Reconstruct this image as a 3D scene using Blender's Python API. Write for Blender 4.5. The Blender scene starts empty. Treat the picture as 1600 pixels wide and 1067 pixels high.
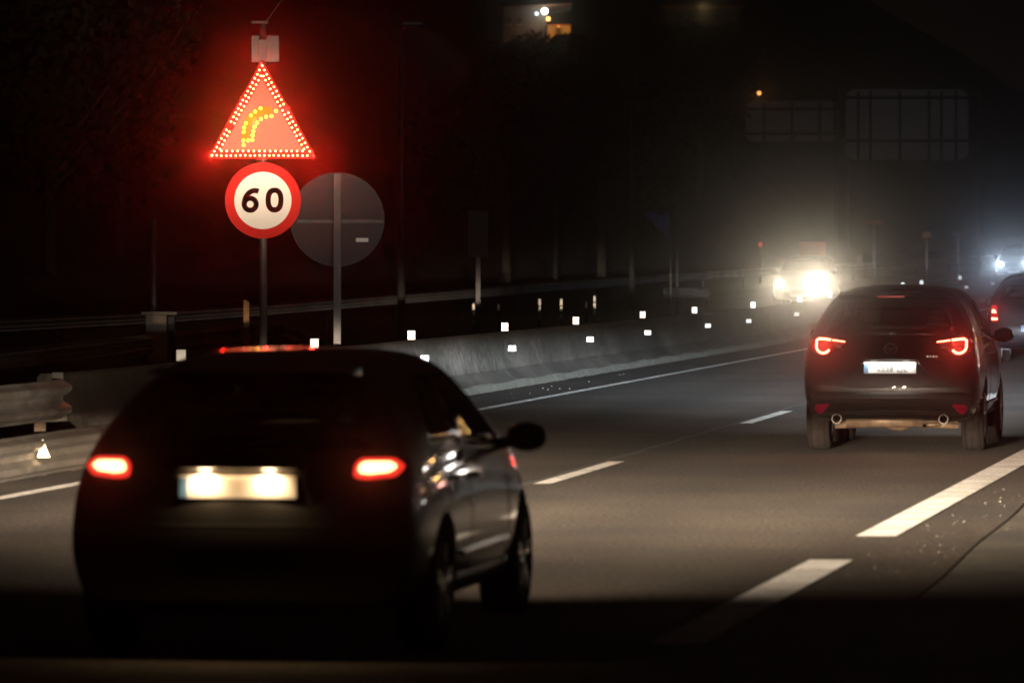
import bpy, bmesh, math, random
from mathutils import Vector, Matrix
from mathutils.bvhtree import BVHTree
from mathutils.geometry import delaunay_2d_cdt
random.seed(7)
scene = bpy.context.scene
C = scene.collection
R = math.radians

# ------------------------------------------------------------------ camera
FPX, YH, CAMH = 8600.0, 400.0, 1.95
cd = bpy.data.cameras.new('camera'); cam = bpy.data.objects.new('camera', cd); C.objects.link(cam)
cam.location = (0, 0, CAMH); cam.rotation_euler = (R(90), 0, 0)
cd.sensor_width = 36; cd.lens = 36*FPX/1600
cd.shift_y = -(533.5-YH)/1600
cd.clip_start = 0.5; cd.clip_end = 3000
cd.dof.use_dof = True; cd.dof.focus_distance = 72; cd.dof.aperture_fstop = 3.9
scene.camera = cam

# ------------------------------------------------------------------ world: night sky, last trace of glow over the town
w = bpy.data.worlds.new('World'); scene.world = w; w.use_nodes = True
bg = w.node_tree.nodes['Background']
bg.inputs[0].default_value = (1.0, 0.62, 0.48, 1); bg.inputs[1].default_value = 0.0022
scene.view_settings.view_transform = 'Standard'; scene.view_settings.look = 'None'
scene.view_settings.exposure = 0.0; scene.view_settings.gamma = 1
cy = scene.cycles
cy.use_denoising = True; cy.use_adaptive_sampling = False
try:
    cy.denoiser = 'OPENIMAGEDENOISE'; cy.denoising_input_passes = 'RGB_ALBEDO_NORMAL'
except Exception: pass
cy.use_light_tree = True
cy.max_bounces = 6; cy.diffuse_bounces = 2; cy.glossy_bounces = 3; cy.transparent_max_bounces = 12
cy.transmission_bounces = 4; cy.volume_bounces = 0
cy.sample_clamp_indirect = 40.0
cy.caustics_reflective = False; cy.caustics_refractive = False
cy.light_sampling_threshold = 0.002

# ------------------------------------------------------------------ helpers
def P(x, y, D):
    return Vector(((x-800)/FPX*D, D, CAMH-(y-YH)/FPX*D))
def FX(y):           # road-side face of the median barrier, X at distance y
    return -1.16+.145*(y-74.8)+(.0003*(y-130)**2 if y > 130 else 0)
def SL(y): return .145+(.0006*(y-130) if y > 130 else 0)
def GZ(y):
    if y < 120: return 0.0
    t = y-120
    return .0075*t*t/(t+14)

def put(name, bm, mat, parent=None, smooth=False, loc=None):
    me = bpy.data.meshes.new(name); bm.normal_update(); bm.to_mesh(me); bm.free()
    if smooth:
        for p in me.polygons: p.use_smooth = True
    mats = mat if isinstance(mat, (list, tuple)) else [mat]
    for m in mats: me.materials.append(m)
    o = bpy.data.objects.new(name, me); C.objects.link(o)
    if parent: o.parent = parent
    if loc is not None: o.location = loc
    return o
def tag(o, label=None, cat=None, group=None, kind=None):
    if label: o['label'] = label
    if cat: o['category'] = cat
    if group: o['group'] = group
    if kind: o['kind'] = kind
    return o
def empty(name, loc, rz, label, cat, group=None):
    o = bpy.data.objects.new(name, None); C.objects.link(o); o.location = loc; o.rotation_euler = (0, 0, rz)
    o.empty_display_size = .2
    return tag(o, label, cat, group)
def copy_tree(o, parent=None):
    c = o.copy(); C.objects.link(c)
    if parent: c.parent = parent
    for ch in list(o.children): copy_tree(ch, c)
    return c
def box(bm, x0, x1, y0, y1, z0, z1, bev=0.0, mi=0):
    r = bmesh.ops.create_cube(bm, size=1)
    for v in r['verts']:
        v.co = Vector(((x0+x1)/2+v.co.x*(x1-x0), (y0+y1)/2+v.co.y*(y1-y0), (z0+z1)/2+v.co.z*(z1-z0)))
    fs = set(f for v in r['verts'] for f in v.link_faces)
    for f in fs: f.material_index = mi
    if bev > 0:
        es = list(set(e for v in r['verts'] for e in v.link_edges))
        bmesh.ops.bevel(bm, geom=es, offset=bev, segments=2, affect='EDGES', profile=.5)
    return bm
def tube(bm, p0, p1, r0, r1=None, seg=12, cap=True):
    p0, p1 = Vector(p0), Vector(p1); r1 = r0 if r1 is None else r1
    d = p1-p0; L = d.length
    q = d.to_track_quat('Z', 'Y').to_matrix().to_4x4()
    m = Matrix.Translation((p0+p1)/2) @ q
    bmesh.ops.create_cone(bm, cap_ends=cap, segments=seg, radius1=r0, radius2=r1, depth=L, matrix=m)
    return bm
def prism(bm, pts, axis, a0, a1):
    """extrude a 2-D outline along an axis ('x' -> pts are (y,z), 'y' -> (x,z), 'z' -> (x,y))"""
    def mk(p, a):
        return {'x': (a, p[0], p[1]), 'y': (p[0], a, p[1]), 'z': (p[0], p[1], a)}[axis]
    A = [bm.verts.new(mk(p, a0)) for p in pts]; B = [bm.verts.new(mk(p, a1)) for p in pts]
    n = len(pts)
    fs = [bm.faces.new(A), bm.faces.new(B[::-1])]
    for i in range(n):
        fs.append(bm.faces.new((A[i], B[i], B[(i+1) % n], A[(i+1) % n])))
    bmesh.ops.recalc_face_normals(bm, faces=fs)
    return bm
def NB(): return bmesh.new()

# ------------------------------------------------------------------ materials
def nodes(m): return m.node_tree.nodes, m.node_tree.links
def mat(name, col, rough=.6, metal=0, coat=0, emit=None, es=0, spec=.5, coatr=.03):
    m = bpy.data.materials.new(name); m.use_nodes = True
    b = m.node_tree.nodes['Principled BSDF']
    b.inputs['Base Color'].default_value = (*col, 1); b.inputs['Roughness'].default_value = rough
    b.inputs['Metallic'].default_value = metal; b.inputs['Coat Weight'].default_value = coat
    b.inputs['Coat Roughness'].default_value = coatr
    b.inputs['Specular IOR Level'].default_value = spec
    if emit: b.inputs['Emission Color'].default_value = (*emit, 1); b.inputs['Emission Strength'].default_value = es
    return m
def noisy(name, c0, c1, scale=3, rough=.85, bump=.2, bscale=None, metal=0, detail=6, stretch=(1, 1, 1), c2=None, spec=.5, fine=None):
    m = mat(name, c0, rough, metal, spec=spec); N, L = nodes(m); b = N['Principled BSDF']
    tc = N.new('ShaderNodeTexCoord'); mp = N.new('ShaderNodeMapping'); mp.inputs['Scale'].default_value = stretch
    L.new(tc.outputs['Object'], mp.inputs[0])
    n = N.new('ShaderNodeTexNoise'); n.inputs['Scale'].default_value = scale; n.inputs['Detail'].default_value = detail
    n.inputs['Roughness'].default_value = .65
    L.new(mp.outputs[0], n.inputs['Vector'])
    cr = N.new('ShaderNodeValToRGB'); cr.color_ramp.elements[0].color = (*c0, 1); cr.color_ramp.elements[1].color = (*c1, 1)
    cr.color_ramp.elements[0].position = .35; cr.color_ramp.elements[1].position = .68
    L.new(n.outputs[0], cr.inputs[0]); out = cr.outputs[0]
    if c2:
        n3 = N.new('ShaderNodeTexNoise'); n3.inputs['Scale'].default_value = scale*.23; n3.inputs['Detail'].default_value = 3
        L.new(tc.outputs['Object'], n3.inputs['Vector'])
        r3 = N.new('ShaderNodeValToRGB'); r3.color_ramp.elements[0].position = .45; r3.color_ramp.elements[1].position = .62
        L.new(n3.outputs[0], r3.inputs[0])
        mx = N.new('ShaderNodeMixRGB'); L.new(r3.outputs[0], mx.inputs[0]); L.new(out, mx.inputs[1]); mx.inputs[2].default_value = (*c2, 1)
        out = mx.outputs[0]
    if fine:
        n4 = N.new('ShaderNodeTexNoise'); n4.inputs['Scale'].default_value = fine[0]; n4.inputs['Detail'].default_value = 2
        L.new(tc.outputs['Object'], n4.inputs['Vector'])
        r4 = N.new('ShaderNodeValToRGB'); r4.color_ramp.elements[0].position = .3; r4.color_ramp.elements[1].position = .7
        lo = 1-fine[1]; r4.color_ramp.elements[0].color = (lo, lo, lo, 1); hi = 1+fine[1]; r4.color_ramp.elements[1].color = (hi, hi, hi, 1)
        L.new(n4.outputs[0], r4.inputs[0])
        mx = N.new('ShaderNodeMixRGB'); mx.blend_type = 'MULTIPLY'; mx.inputs[0].default_value = 1
        L.new(out, mx.inputs[1]); L.new(r4.outputs[0], mx.inputs[2]); out = mx.outputs[0]
    L.new(out, b.inputs['Base Color'])
    if bump:
        n2 = N.new('ShaderNodeTexNoise'); n2.inputs['Scale'].default_value = bscale or scale*8; n2.inputs['Detail'].default_value = 4
        L.new(tc.outputs['Object'], n2.inputs['Vector'])
        bp = N.new('ShaderNodeBump'); bp.inputs['Strength'].default_value = bump; bp.inputs['Distance'].default_value = .01
        L.new(n2.outputs[0], bp.inputs['Height']); L.new(bp.outputs[0], b.inputs['Normal'])
    return m
def glass_mat(name, tint, rough=.02):
    m = bpy.data.materials.new(name); m.use_nodes = True; N, L = nodes(m)
    N.remove(N['Principled BSDF']); out = N['Material Output']
    t = N.new('ShaderNodeBsdfTransparent'); t.inputs[0].default_value = (*tint, 1)
    g = N.new('ShaderNodeBsdfGlossy'); g.inputs['Roughness'].default_value = rough
    f = N.new('ShaderNodeFresnel'); f.inputs[0].default_value = 1.5
    mx = N.new('ShaderNodeMixShader'); L.new(f.outputs[0], mx.inputs[0]); L.new(t.outputs[0], mx.inputs[1]); L.new(g.outputs[0], mx.inputs[2])
    L.new(mx.outputs[0], out.inputs[0]); return m
def emis(name, col, s):
    m = bpy.data.materials.new(name); m.use_nodes = True; N, L = nodes(m)
    N.remove(N['Principled BSDF']); e = N.new('ShaderNodeEmission'); e.inputs[0].default_value = (*col, 1); e.inputs[1].default_value = s
    L.new(e.outputs[0], N['Material Output'].inputs[0]); m.cycles.emission_sampling = 'NONE'; return m     # each has its own lamp object, except the added reflection lamps

M = {}
M['asphalt'] = noisy('asphalt', (.060, .049, .039), (.086, .071, .058), 1.2, .9, .15, 60, spec=.12, c2=(.05, .044, .039), fine=(28, .8), stretch=(1, .25, 1))
N, L = nodes(M['asphalt']); b = N['Principled BSDF']
tc = N.new('ShaderNodeTexCoord'); sp = N.new('ShaderNodeSeparateXYZ'); L.new(tc.outputs['Object'], sp.inputs[0])
def mN(op, a, b_):
    n = N.new('ShaderNodeMath'); n.operation = op
    for i, v in enumerate((a, b_)):
        if isinstance(v, (int, float)): n.inputs[i].default_value = v
        else: L.new(v, n.inputs[i])
    return n.outputs[0]
u = mN('SUBTRACT', sp.outputs[0], mN('MULTIPLY', sp.outputs[1], .145))
nz = N.new('ShaderNodeTexNoise'); nz.inputs['Scale'].default_value = .35; L.new(tc.outputs['Object'], nz.inputs['Vector'])
u = mN('ADD', u, mN('MULTIPLY', nz.outputs[0], .5))
tr = mN('ADD', 1.0, mN('MULTIPLY', mN('COSINE', mN('MULTIPLY', u, 2*math.pi/1.85), 0), .13))
src = b.inputs['Base Color'].links[0].from_socket
mx = N.new('ShaderNodeMixRGB'); mx.blend_type = 'MULTIPLY'; mx.inputs[0].default_value = 1
L.new(src, mx.inputs[1]); L.new(tr, mx.inputs[2]); L.new(mx.outputs[0], b.inputs['Base Color'])
M['asphalt_old'] = noisy('asphalt_old', (.085, .078, .068), (.12, .11, .09), 2.2, .9, .3, 45, spec=.1, c2=(.07, .065, .058), fine=(60, .5))
M['seam'] = noisy('seam', (.03, .027, .024), (.055, .05, .044), 8, .9, .2, spec=.1)
M['tar'] = noisy('tar', (.012, .011, .011), (.022, .02, .02), 8, .7, .3)
M['paint'] = noisy('road_paint', (.72, .71, .68), (.86, .85, .82), 9, .8, .5, 60, spec=.04, c2=(.60, .585, .55), fine=(26, .3))
M['soil'] = noisy('soil', (.05, .043, .03), (.09, .078, .055), .8, .95, .6, 12, c2=(.035, .045, .02))
M['concrete'] = noisy('concrete', (.034, .030, .026), (.072, .064, .055), 1.4, .95, .12, 22, spec=.1, stretch=(1, .35, .8), c2=(.030, .028, .023), fine=(9, .35))
M['grime'] = noisy('grime', (.028, .030, .017), (.065, .058, .044), 5, .95, .5, 30)
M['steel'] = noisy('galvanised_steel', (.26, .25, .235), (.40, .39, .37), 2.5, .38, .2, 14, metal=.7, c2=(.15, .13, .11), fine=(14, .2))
M['steel_dimmed'] = noisy('dimmed_steel', (.022, .020, .017), (.05, .045, .038), 2.5, .62, .2, 14, spec=.3, c2=(.03, .026, .02), fine=(14, .3))  # darker steel copy, offsets strong headlamp light on lower beam and tab
M['post_steel'] = noisy('post_steel', (.045, .042, .04), (.08, .076, .072), 5, .5, .1, 20, metal=.3)
M['rust'] = noisy('rust', (.03, .018, .012), (.06, .035, .02), 9, .9, .3)
M['reflect'] = mat('reflector_white', (.92, .91, .88), .35)
M['reflect_y'] = mat('reflector_cream', (.85, .66, .42), .4)
M['sign_back'] = noisy('sign_back', (.014, .012, .013), (.019, .016, .017), 2, .6, .05)
M['gantry_back'] = noisy('gantry_back', (.62, .57, .56), (.74, .69, .68), .7, .6, .05)
M['sign_white'] = mat('sign_white', (.88, .84, .76), .6, spec=.1)
M['sign_red'] = mat('sign_red', (.62, .02, .015), .6, spec=.08)
M['sign_black'] = mat('sign_black', (.003, .002, .002), .8, spec=.03)
M['sign_orange'] = mat('sign_orange', (.8, .20, .01), .6, spec=.1)
M['led_face'] = mat('led_face', (.58, .155, .115), .7, spec=.1)  # white field with the red LED light put into its colour
M['red_led'] = emis('red_led', (1.0, .26, .09), 16)
M['amber_led'] = emis('amber_led', (1.0, .52, .03), 6)
M['rubber'] = noisy('rubber', (.005, .0042, .0036), (.010, .008, .007), 12, .9, .1, 60, spec=.08)
M['rim'] = mat('rim', (.55, .55, .56), .28, .9)
M['plastic'] = noisy('black_plastic', (.022, .02, .02), (.03, .028, .026), 20, .5, .05, 90)
M['plastic_band'] = noisy('bumper_plastic', (.05, .043, .038), (.07, .06, .052), 20, .45, .05, 90)
M['interior'] = mat('interior', (.02, .018, .016), .8)
M['mirror'] = mat('mirror_glass', (.01, .01, .01), .6, spec=.1)
M['exhaust'] = mat('exhaust_steel', (.05, .04, .03), .5, .4)
M['trim'] = mat('trim', (.12, .12, .12), .15, .9)
M['matte_black'] = mat('matte_black', (.003, .003, .003), .8, spec=.05)
M['chrome'] = mat('chrome', (.22, .22, .22), .3, 1)
M['paint_black'] = mat('paint_black', (.005, .005, .005), .4, 0, 1, coatr=.06)
M['paint_dark'] = mat('paint_dark', (.010, .006, .006), .38, 0, 1, coatr=.03)
M['paint_blue'] = mat('paint_blue', (.004, .004, .006), .4, 0, 1)
M['glass'] = glass_mat('window_glass', (.97, 1, .94))
M['glass_dark'] = glass_mat('privacy_glass', (.80, .74, .68))
M['lens_red'] = mat('red_lens', (.28, .008, .008), .15, coat=1, emit=(1, .02, .01), es=.10)
M['tail_glow'] = emis('tail_glow', (1.0, .24, .13), 7)
M['tail_glow_wide'] = emis('tail_glow_wide', (1.0, .42, .16), 7)
M['tail_rim'] = emis('tail_rim', (1.0, .035, .02), 1.2)
M['fog_red'] = mat('reflector_red', (.95, .03, .12), .3)
M['plate'] = mat('plate_white', (.85, .86, .86), .4)
M['plate_blue'] = mat('plate_blue', (.15, .35, .65), .4)
M['plate_ink'] = mat('plate_ink', (.30, .30, .32), .5)
M['lens_clear'] = mat('clear_lens', (.25, .25, .25), .1, coat=1)
M['brake_dim'] = mat('brake_lens', (.35, .015, .015), .3, emit=(1, .03, .02), es=.18)
M['muffler'] = noisy('muffler', (.09, .06, .04), (.20, .14, .09), 12, .55, .2, 40, metal=.5)
M['bark'] = noisy('bark', (.05, .04, .03), (.09, .07, .05), 10, .95, .5)
M['leaf'] = noisy('leaf', (.008, .012, .006), (.022, .03, .012), 1.2, .8, 0)
M['plaster'] = noisy('plaster', (.5, .47, .42), (.6, .57, .5), 1.0, .9, .1)
M['plaster_grey'] = noisy('plaster_grey', (.12, .115, .11), (.17, .165, .16), 1.0, .9, .1)
M['roof_tile'] = noisy('roof_tile', (.3, .13, .08), (.4, .2, .12), 3, .85, .2)
M['wood'] = noisy('wood', (.35, .17, .06), (.45, .24, .1), 6, .8, .2)
M['cabinet'] = noisy('cabinet', (.25, .19, .13), (.33, .26, .19), 5, .7, .1)
M['orange_tape'] = mat('orange_tape', (.75, .28, .06), .5)
M['white_tape'] = mat('white_tape', (.85, .80, .68), .4)
M['blue_cloth'] = noisy('blue_cloth', (.10, .11, .42), (.20, .21, .6), 3, .8, .1)

# ------------------------------------------------------------------ lamps with a beam pattern and added hot spots
BEAM = 1.2; LEDW = 19
HS = -1
def beam_lamp(name, parent, loc, power, spill, color, pitch=-.4, e0=.03, pw=2.5, edge=.008, az=.35, fwd=1, rad=.05, toe=0, lobe=None, watt=3000):
    """head lamp: bright just under the cut-off, fading below it, a little stray light above it"""
    ld = bpy.data.lights.new(name, 'SPOT'); ld.energy = watt; ld.color = color
    ld.spot_size = R(172); ld.spot_blend = 1; ld.shadow_soft_size = rad
    o = bpy.data.objects.new(name, ld); C.objects.link(o); o.parent = parent; o.location = loc
    o.rotation_euler = (R(90+pitch), 0, toe)
    ld.use_nodes = True; N, L = ld.node_tree.nodes, ld.node_tree.links
    e = N['Emission']
    tc = N.new('ShaderNodeTexCoord'); sp = N.new('ShaderNodeSeparateXYZ'); L.new(tc.outputs['Normal'], sp.inputs[0])
    def mth(op, a, b=None, clamp=False):
        n = N.new('ShaderNodeMath'); n.operation = op; n.use_clamp = clamp
        for i, v in enumerate((a, b)):
            if v is None: continue
            if isinstance(v, (int, float)): n.inputs[i].default_value = v
            else: L.new(v, n.inputs[i])
        return n.outputs[0]
    y = sp.outputs[1]; x = sp.outputs[0]
    # cut-off: 1 below the horizon, 0 above
    cut = mth('SUBTRACT', .5, mth('DIVIDE', y, edge*2), clamp=True)
    down = mth('MAXIMUM', mth('MULTIPLY', y, -1), 0)
    fall = mth('DIVIDE', 1, mth('ADD', 1, mth('POWER', mth('DIVIDE', down, e0), pw)))
    side = mth('EXPONENT', mth('MULTIPLY', mth('POWER', mth('DIVIDE', mth('ABSOLUTE', x), az), 2), -1))
    up = mth('DIVIDE', mth('EXPONENT', mth('MULTIPLY', mth('MAXIMUM', y, 0), -3.0)), mth('ADD', 1, mth('POWER', mth('DIVIDE', down, .22), 3)))
    main = mth('MULTIPLY', mth('MULTIPLY', mth('MULTIPLY', cut, fall), side), power)
    main = mth('MULTIPLY', main, mth('EXPONENT', mth('MULTIPLY', mth('POWER', mth('DIVIDE', down, .23), 2), -1)))
    st = mth('ADD', main, mth('MULTIPLY', mth('MULTIPLY', up, mth('EXPONENT', mth('MULTIPLY', mth('POWER', mth('ABSOLUTE', x), 2), -2.2))), spill))
    for lx, ly, sx_, sy_, amp in (lobe or ()):      # added hot spots, aimed at signs, reflectors, rail and, from oncoming cars, the camera
        ly = ly-R(pitch)
        ex = mth('POWER', mth('ABSOLUTE', mth('DIVIDE', mth('SUBTRACT', x, lx), sx_)), 2)
        ey = mth('POWER', mth('ABSOLUTE', mth('DIVIDE', mth('SUBTRACT', y, ly), sy_)), 2)
        st = mth('ADD', st, mth('MULTIPLY', mth('EXPONENT', mth('MULTIPLY', mth('ADD', ex, ey), -1)), amp))
    L.new(mth('MULTIPLY', st, BEAM/watt), e.inputs['Strength'])
    return o
def point(name, parent, loc, power, color, rad=.03):
    ld = bpy.data.lights.new(name, 'POINT'); ld.energy = power; ld.color = color; ld.shadow_soft_size = rad
    o = bpy.data.objects.new(name, ld); C.objects.link(o); o.location = loc
    if parent: o.parent = parent
    return o
def strip_light(name, parent, loc, rx, w_, power, color):
    ld = bpy.data.lights.new(name, 'AREA'); ld.shape = 'RECTANGLE'; ld.size = w_; ld.size_y = .012; ld.energy = power; ld.color = color
    o = bpy.data.objects.new(name, ld); C.objects.link(o); o.location = loc; o.rotation_euler = (R(rx), 0, 0); o.parent = parent
    return o
def spot(name, parent, loc, rot, power, color, size=120, blend=.8, rad=.03, boost=1):
    ld = bpy.data.lights.new(name, 'SPOT'); ld.energy = power*boost
    if boost != 1: ld.use_nodes = True; ld.node_tree.nodes['Emission'].inputs['Strength'].default_value = 1/boost     # same light, sampled more often
    ld.energy = power*boost; ld.color = color; ld.shadow_soft_size = rad
    ld.spot_size = R(size); ld.spot_blend = blend
    o = bpy.data.objects.new(name, ld); C.objects.link(o); o.location = loc; o.rotation_euler = rot
    if parent: o.parent = parent
    return o

# ------------------------------------------------------------------ setting
def strip(name, mat_, off0, off1, z, y0, y1, step=4, kind='structure', parent=None, nx=1):
    bm = NB(); ys = []; y = y0
    while y < y1: ys.append(y); y += step
    ys.append(y1); rows = []
    for y in ys:
        a = off0(y) if callable(off0) else off0; b = off1(y) if callable(off1) else off1
        rows.append([bm.verts.new((FX(y)+a+(b-a)*k/nx, y, GZ(y)+z)) for k in range(nx+1)])
    for r0, r1 in zip(rows, rows[1:]):
        for k in range(nx): bm.faces.new((r0[k], r0[k+1], r1[k+1], r1[k]))
    o = put(name, bm, mat_, parent)
    if kind: o['kind'] = kind
    return o
def hill_z(off, y):
    z = 0
    s = min(1, max(0, (y-70)/90))
    if off < -17: z = min((-17-off)*.62, 22)*s
    if off > 24: z = min((off-24)*.12, 6)
    return z
bm = NB(); rows = []
offs = [-700, -300, -160, -100, -75, -60, -50, -42, -36, -31, -27, -23, -20, -17, -14, -8, 0, 8, 16, 24, 32, 50, 90, 200, 700]
ys = [-60, -20, 10, 40, 60, 75, 90, 105, 120]+[130+10*k for k in range(30)]+[440, 500, 700, 1200, 2400]
for i, y in enumerate(ys):
    yy = min(y, 430); r = []
    for o_ in offs:
        z = GZ(yy)-.05+hill_z(o_, y)+(random.uniform(-.5, .5) if (o_ < -24 and y > 80) else 0)
        r.append(bm.verts.new((FX(yy)+o_+(SL(yy)*(y-yy) if y > yy else 0)*.3, y, z)))
    rows.append(r)
for r0, r1 in zip(rows, rows[1:]):
    for k in range(len(offs)-1): bm.faces.new((r0[k], r0[k+1], r1[k+1], r1[k]))
put('ground', bm, M['soil'], smooth=True)['kind'] = 'structure'
strip('road', M['asphalt'], .1, lambda y: 9.75+(.012*math.sin(y*.8) if y < 60 else 4.4), 0, -30, 420, .5 if False else 1.0)
strip('shoulder', M['asphalt_old'], lambda y: 9.6, 15, -.004, -30, 60, 2)
strip('opposite_carriageway', M['asphalt'], -12.5, -.75, 0, -30, 420, 4)
EW = .15
strip('edge_line', M['paint'], 1.45-EW/2, 1.45+EW/2, .004, 20, 400, 2)
yd = 47.1-17*2
dashes = []
while yd < 300:
    strip('lane_dash', M['paint'], 5.43-.075, 5.43+.075, .004, yd, yd+5.1, 2.6); yd += 17
rl = lambda y: 8.93+.016*(y-35)
for a, b in ((8, 17), (27.7, 35.3), (38.3, 72), (78, 400)):
    strip('wide_line', M['paint'], lambda y: rl(min(y, 60))-.14, lambda y: rl(min(y, 60))+.14, .004, a, b, 3)
strip('opposite_edge_line', M['paint'], -1.75, -1.6, .004, 20, 400, 4)
strip('tar_joint', M['tar'], lambda y: 5.28+.02*math.sin(y*2.1), lambda y: 5.34+.02*math.sin(y*2.1+.5), .003, 20, 200, .7)
rj = random.Random(5); jit = {}
def jy(y, a, k):
    key = (round(y*8), k)
    if key not in jit: jit[key] = rj.uniform(-a, a)
    return jit[key]
# loose grit on the right-hand seam and along the foot of the barrier
bm = NB()
def pebble(x, y, z, s):
    m = Matrix.Translation((x, y, z)) @ Matrix.Rotation(random.random()*6, 4, 'Z') @ Matrix.Diagonal((s, s*random.uniform(.6, 1), s*.6, 1))
    bmesh.ops.create_icosphere(bm, subdivisions=1, radius=1, matrix=m)
for k in range(75):
    y = random.uniform(33, 46); o_ = random.gauss(9.45, .25)
    pebble(FX(y)+o_, y, .004, random.choice((.002, .002, .003, .004, .005)))
for k in range(110):
    y = random.uniform(45, 120); o_ = random.uniform(.2, 1.2)**1.0
    pebble(FX(y)+o_, y, .01, random.choice((.003, .004, .006, .009)))
M['grit'] = mat('grit', (.20, .18, .15), .8)
tag(put('gravel', bm, M['grit']), 'loose pale grit scattered on the asphalt seam and at the foot of the barrier', 'gravel', kind='stuff')

# ------------------------------------------------------------------ concrete median barrier
prof = [(-.60, 0), (-.60, .07), (-.42, .25), (-.34, .78), (-.31, .81), (-.17, .81), (-.14, .78), (-.03, .27), (.22, .08), (.24, 0)]
bm = NB(); rows = []; y = 53.4
while y <= 400:
    rows.append([bm.verts.new((FX(y)+a+(.02 if False else 0), y, GZ(y)+z)) for a, z in prof]); y += 2
for r0, r1 in zip(rows, rows[1:]):
    for k in range(len(prof)-1): bm.faces.new((r0[k], r0[k+1], r1[k+1], r1[k]))
bm.faces.new(rows[0]); bmesh.ops.recalc_face_normals(bm, faces=bm.faces)
barrier = tag(put('concrete_barrier', bm, M['concrete']), 'long weathered grey concrete median barrier studded with white reflectors', 'barrier')
# joints and mossy foot
for k in range(26):
    y = 57.5+6*k; bm = NB()
    for (a0, z0), (a1, z1) in zip(prof[6:9], prof[7:]):
        vs = [bm.verts.new((FX(y+d)+a+.004, y+d, GZ(y)+z+.004)) for a, z, d in ((a0, z0, 0), (a1, z1, 0), (a1, z1, .03), (a0, z0, .03))]
        bm.faces.new(vs)
    bmesh.ops.remove_doubles(bm, verts=bm.verts, dist=.002); put('joint', bm, M['tar'], barrier)
bm = NB(); rows = []; y = 54
while y < 190:
    t = .10+.05*math.sin(y*1.7)+.04*random.random()
    rows.append([bm.verts.new((FX(y)+a+.005, y, GZ(y)+z)) for a, z in ((.245+.08*random.random(), .008), (.222, .085), (.222-.25*t, .085+.19*t))]); y += .35
for r0, r1 in zip(rows, rows[1:]):
    for k in range(2): bm.faces.new((r0[k], r0[k+1], r1[k+1], r1[k]))
put('moss_strip', bm, M['grime'], barrier)
# reflectors, upright on the top and flat on the road-side face
def refl(y, top):
    bm = NB()
    if top:
        x = FX(y)-.24; box(bm, x-.052, x+.052, y-.004, y+.004, GZ(y)+.80, GZ(y)+.935, .004)
        f = 'top_reflector'
    else:
        x = FX(y)-.085
        vs = []
        box(bm, x+.0, x+.115, y-.004, y+.004, GZ(y)+.515, GZ(y)+.60, .003); f = 'face_reflector'
    put(f, bm, M['reflect'], barrier)
for y in (59.7, 67.7, 75.0, 83.7, 91.8, 101.0, 109.5, 121, 132, 140, 149, 161.5, 167.5, 180.5, 194, 208): refl(y, True)
for y in (74.8, 83, 92, 100, 110, 118, 129, 138, 147.5, 164.5, 169, 180.5, 190, 203): refl(y, False)

# ------------------------------------------------------------------ steel rails
WB = [(0, .155), (.012, .15), (.02, .135), (.078, .105), (.083, .085), (.078, .062), (.015, .022), (.01, 0), (.015, -.022), (.078, -.062), (.083, -.085), (.078, -.105), (.02, -.135), (.012, -.15), (0, -.155)]
def wbeam(name, path, zc, material, parent, sc=1.0, side=1):
    """path: list of (x,y,z); corrugated beam bulging to +side of the path"""
    bm = NB(); rows = []; n = len(path)
    for i, p in enumerate(path):
        a = Vector(path[max(0, i-1)]); b = Vector(path[min(n-1, i+1)]); d = (b-a); d.z = 0; d.normalize()
        r = Vector((d.y, -d.x, 0))*side
        fr = [bm.verts.new(Vector(p)+r*(o*sc)+Vector((0, 0, zc+z*sc))) for o, z in WB]
        bk = [bm.verts.new(Vector(p)+r*(o*sc-.006)+Vector((0, 0, zc+z*sc))) for o, z in WB]
        rows.append(fr+bk[::-1])
    m = len(rows[0])
    for r0, r1 in zip(rows, rows[1:]):
        for k in range(m): bm.faces.new((r0[k], r0[(k+1) % m], r1[(k+1) % m], r1[k]))
    for r_ in (rows[0], rows[-1]):
        h = m//2
        for k in range(h-1): bm.faces.new((r_[k], r_[k+1], r_[m-2-k], r_[m-1-k]))
    bmesh.ops.recalc_face_normals(bm, faces=bm.faces)
    return put(name, bm, material, parent, smooth=False)
rail = empty('guardrail', (FX(50)+.6, 50, 0), 0, 'weathered double steel guardrail ending short of the car on the far left', 'guardrail')
def rp(y, off=.85): return (FX(y)+off-rail.location.x, y-50, 0)
up = [rp(30+k*1.0, .80+.012*math.sin(k*1.1)) for k in range(20)]+[rp(49.4, .79), rp(49.75, .72)]
lo = [rp(30+k*1.0, .90+.02*math.sin(k*.9)) for k in range(20)]+[rp(49.9, .92), rp(50.5, .93)]
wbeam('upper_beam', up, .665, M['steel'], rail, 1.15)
wbeam('lower_beam', lo, .215, M['steel_dimmed'], rail, 1.2)
bm = NB(); box(bm, *[v for v in (up[-1][0]-.08, up[-1][0]+.02, up[-1][1]-.05, up[-1][1]+.0)], .82, .90, .004); put('bent_tab', bm, M['steel_dimmed'], rail)
for y in (34, 38, 42, 46, 49):
    bm = NB(); p = rp(y, .70); box(bm, p[0]-.05, p[0]+.05, p[1]-.03, p[1]+.03, 0, .8, .004); put('rail_post', bm, M['rust'], rail)
for y, z, t in ((46.3, .71, 0), (47.9, .27, 1), (40, .71, 0)):
    p = rp(y, .80 if z > .5 else .90); bm = NB()
    pts = [(-.05, -.06), (.05, -.075), (.035, .075), (-.03, .05)] if not t else [(-.05, -.07), (.07, -.07), (.045, -.01), (-.0, .085)]
    prism(bm, [(p[0]+.075+a*.9, z+b) for a, b in pts], 'y', p[1]-.004, p[1]+.004); put('rail_reflector', bm, M['reflect_y'], rail)
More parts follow.
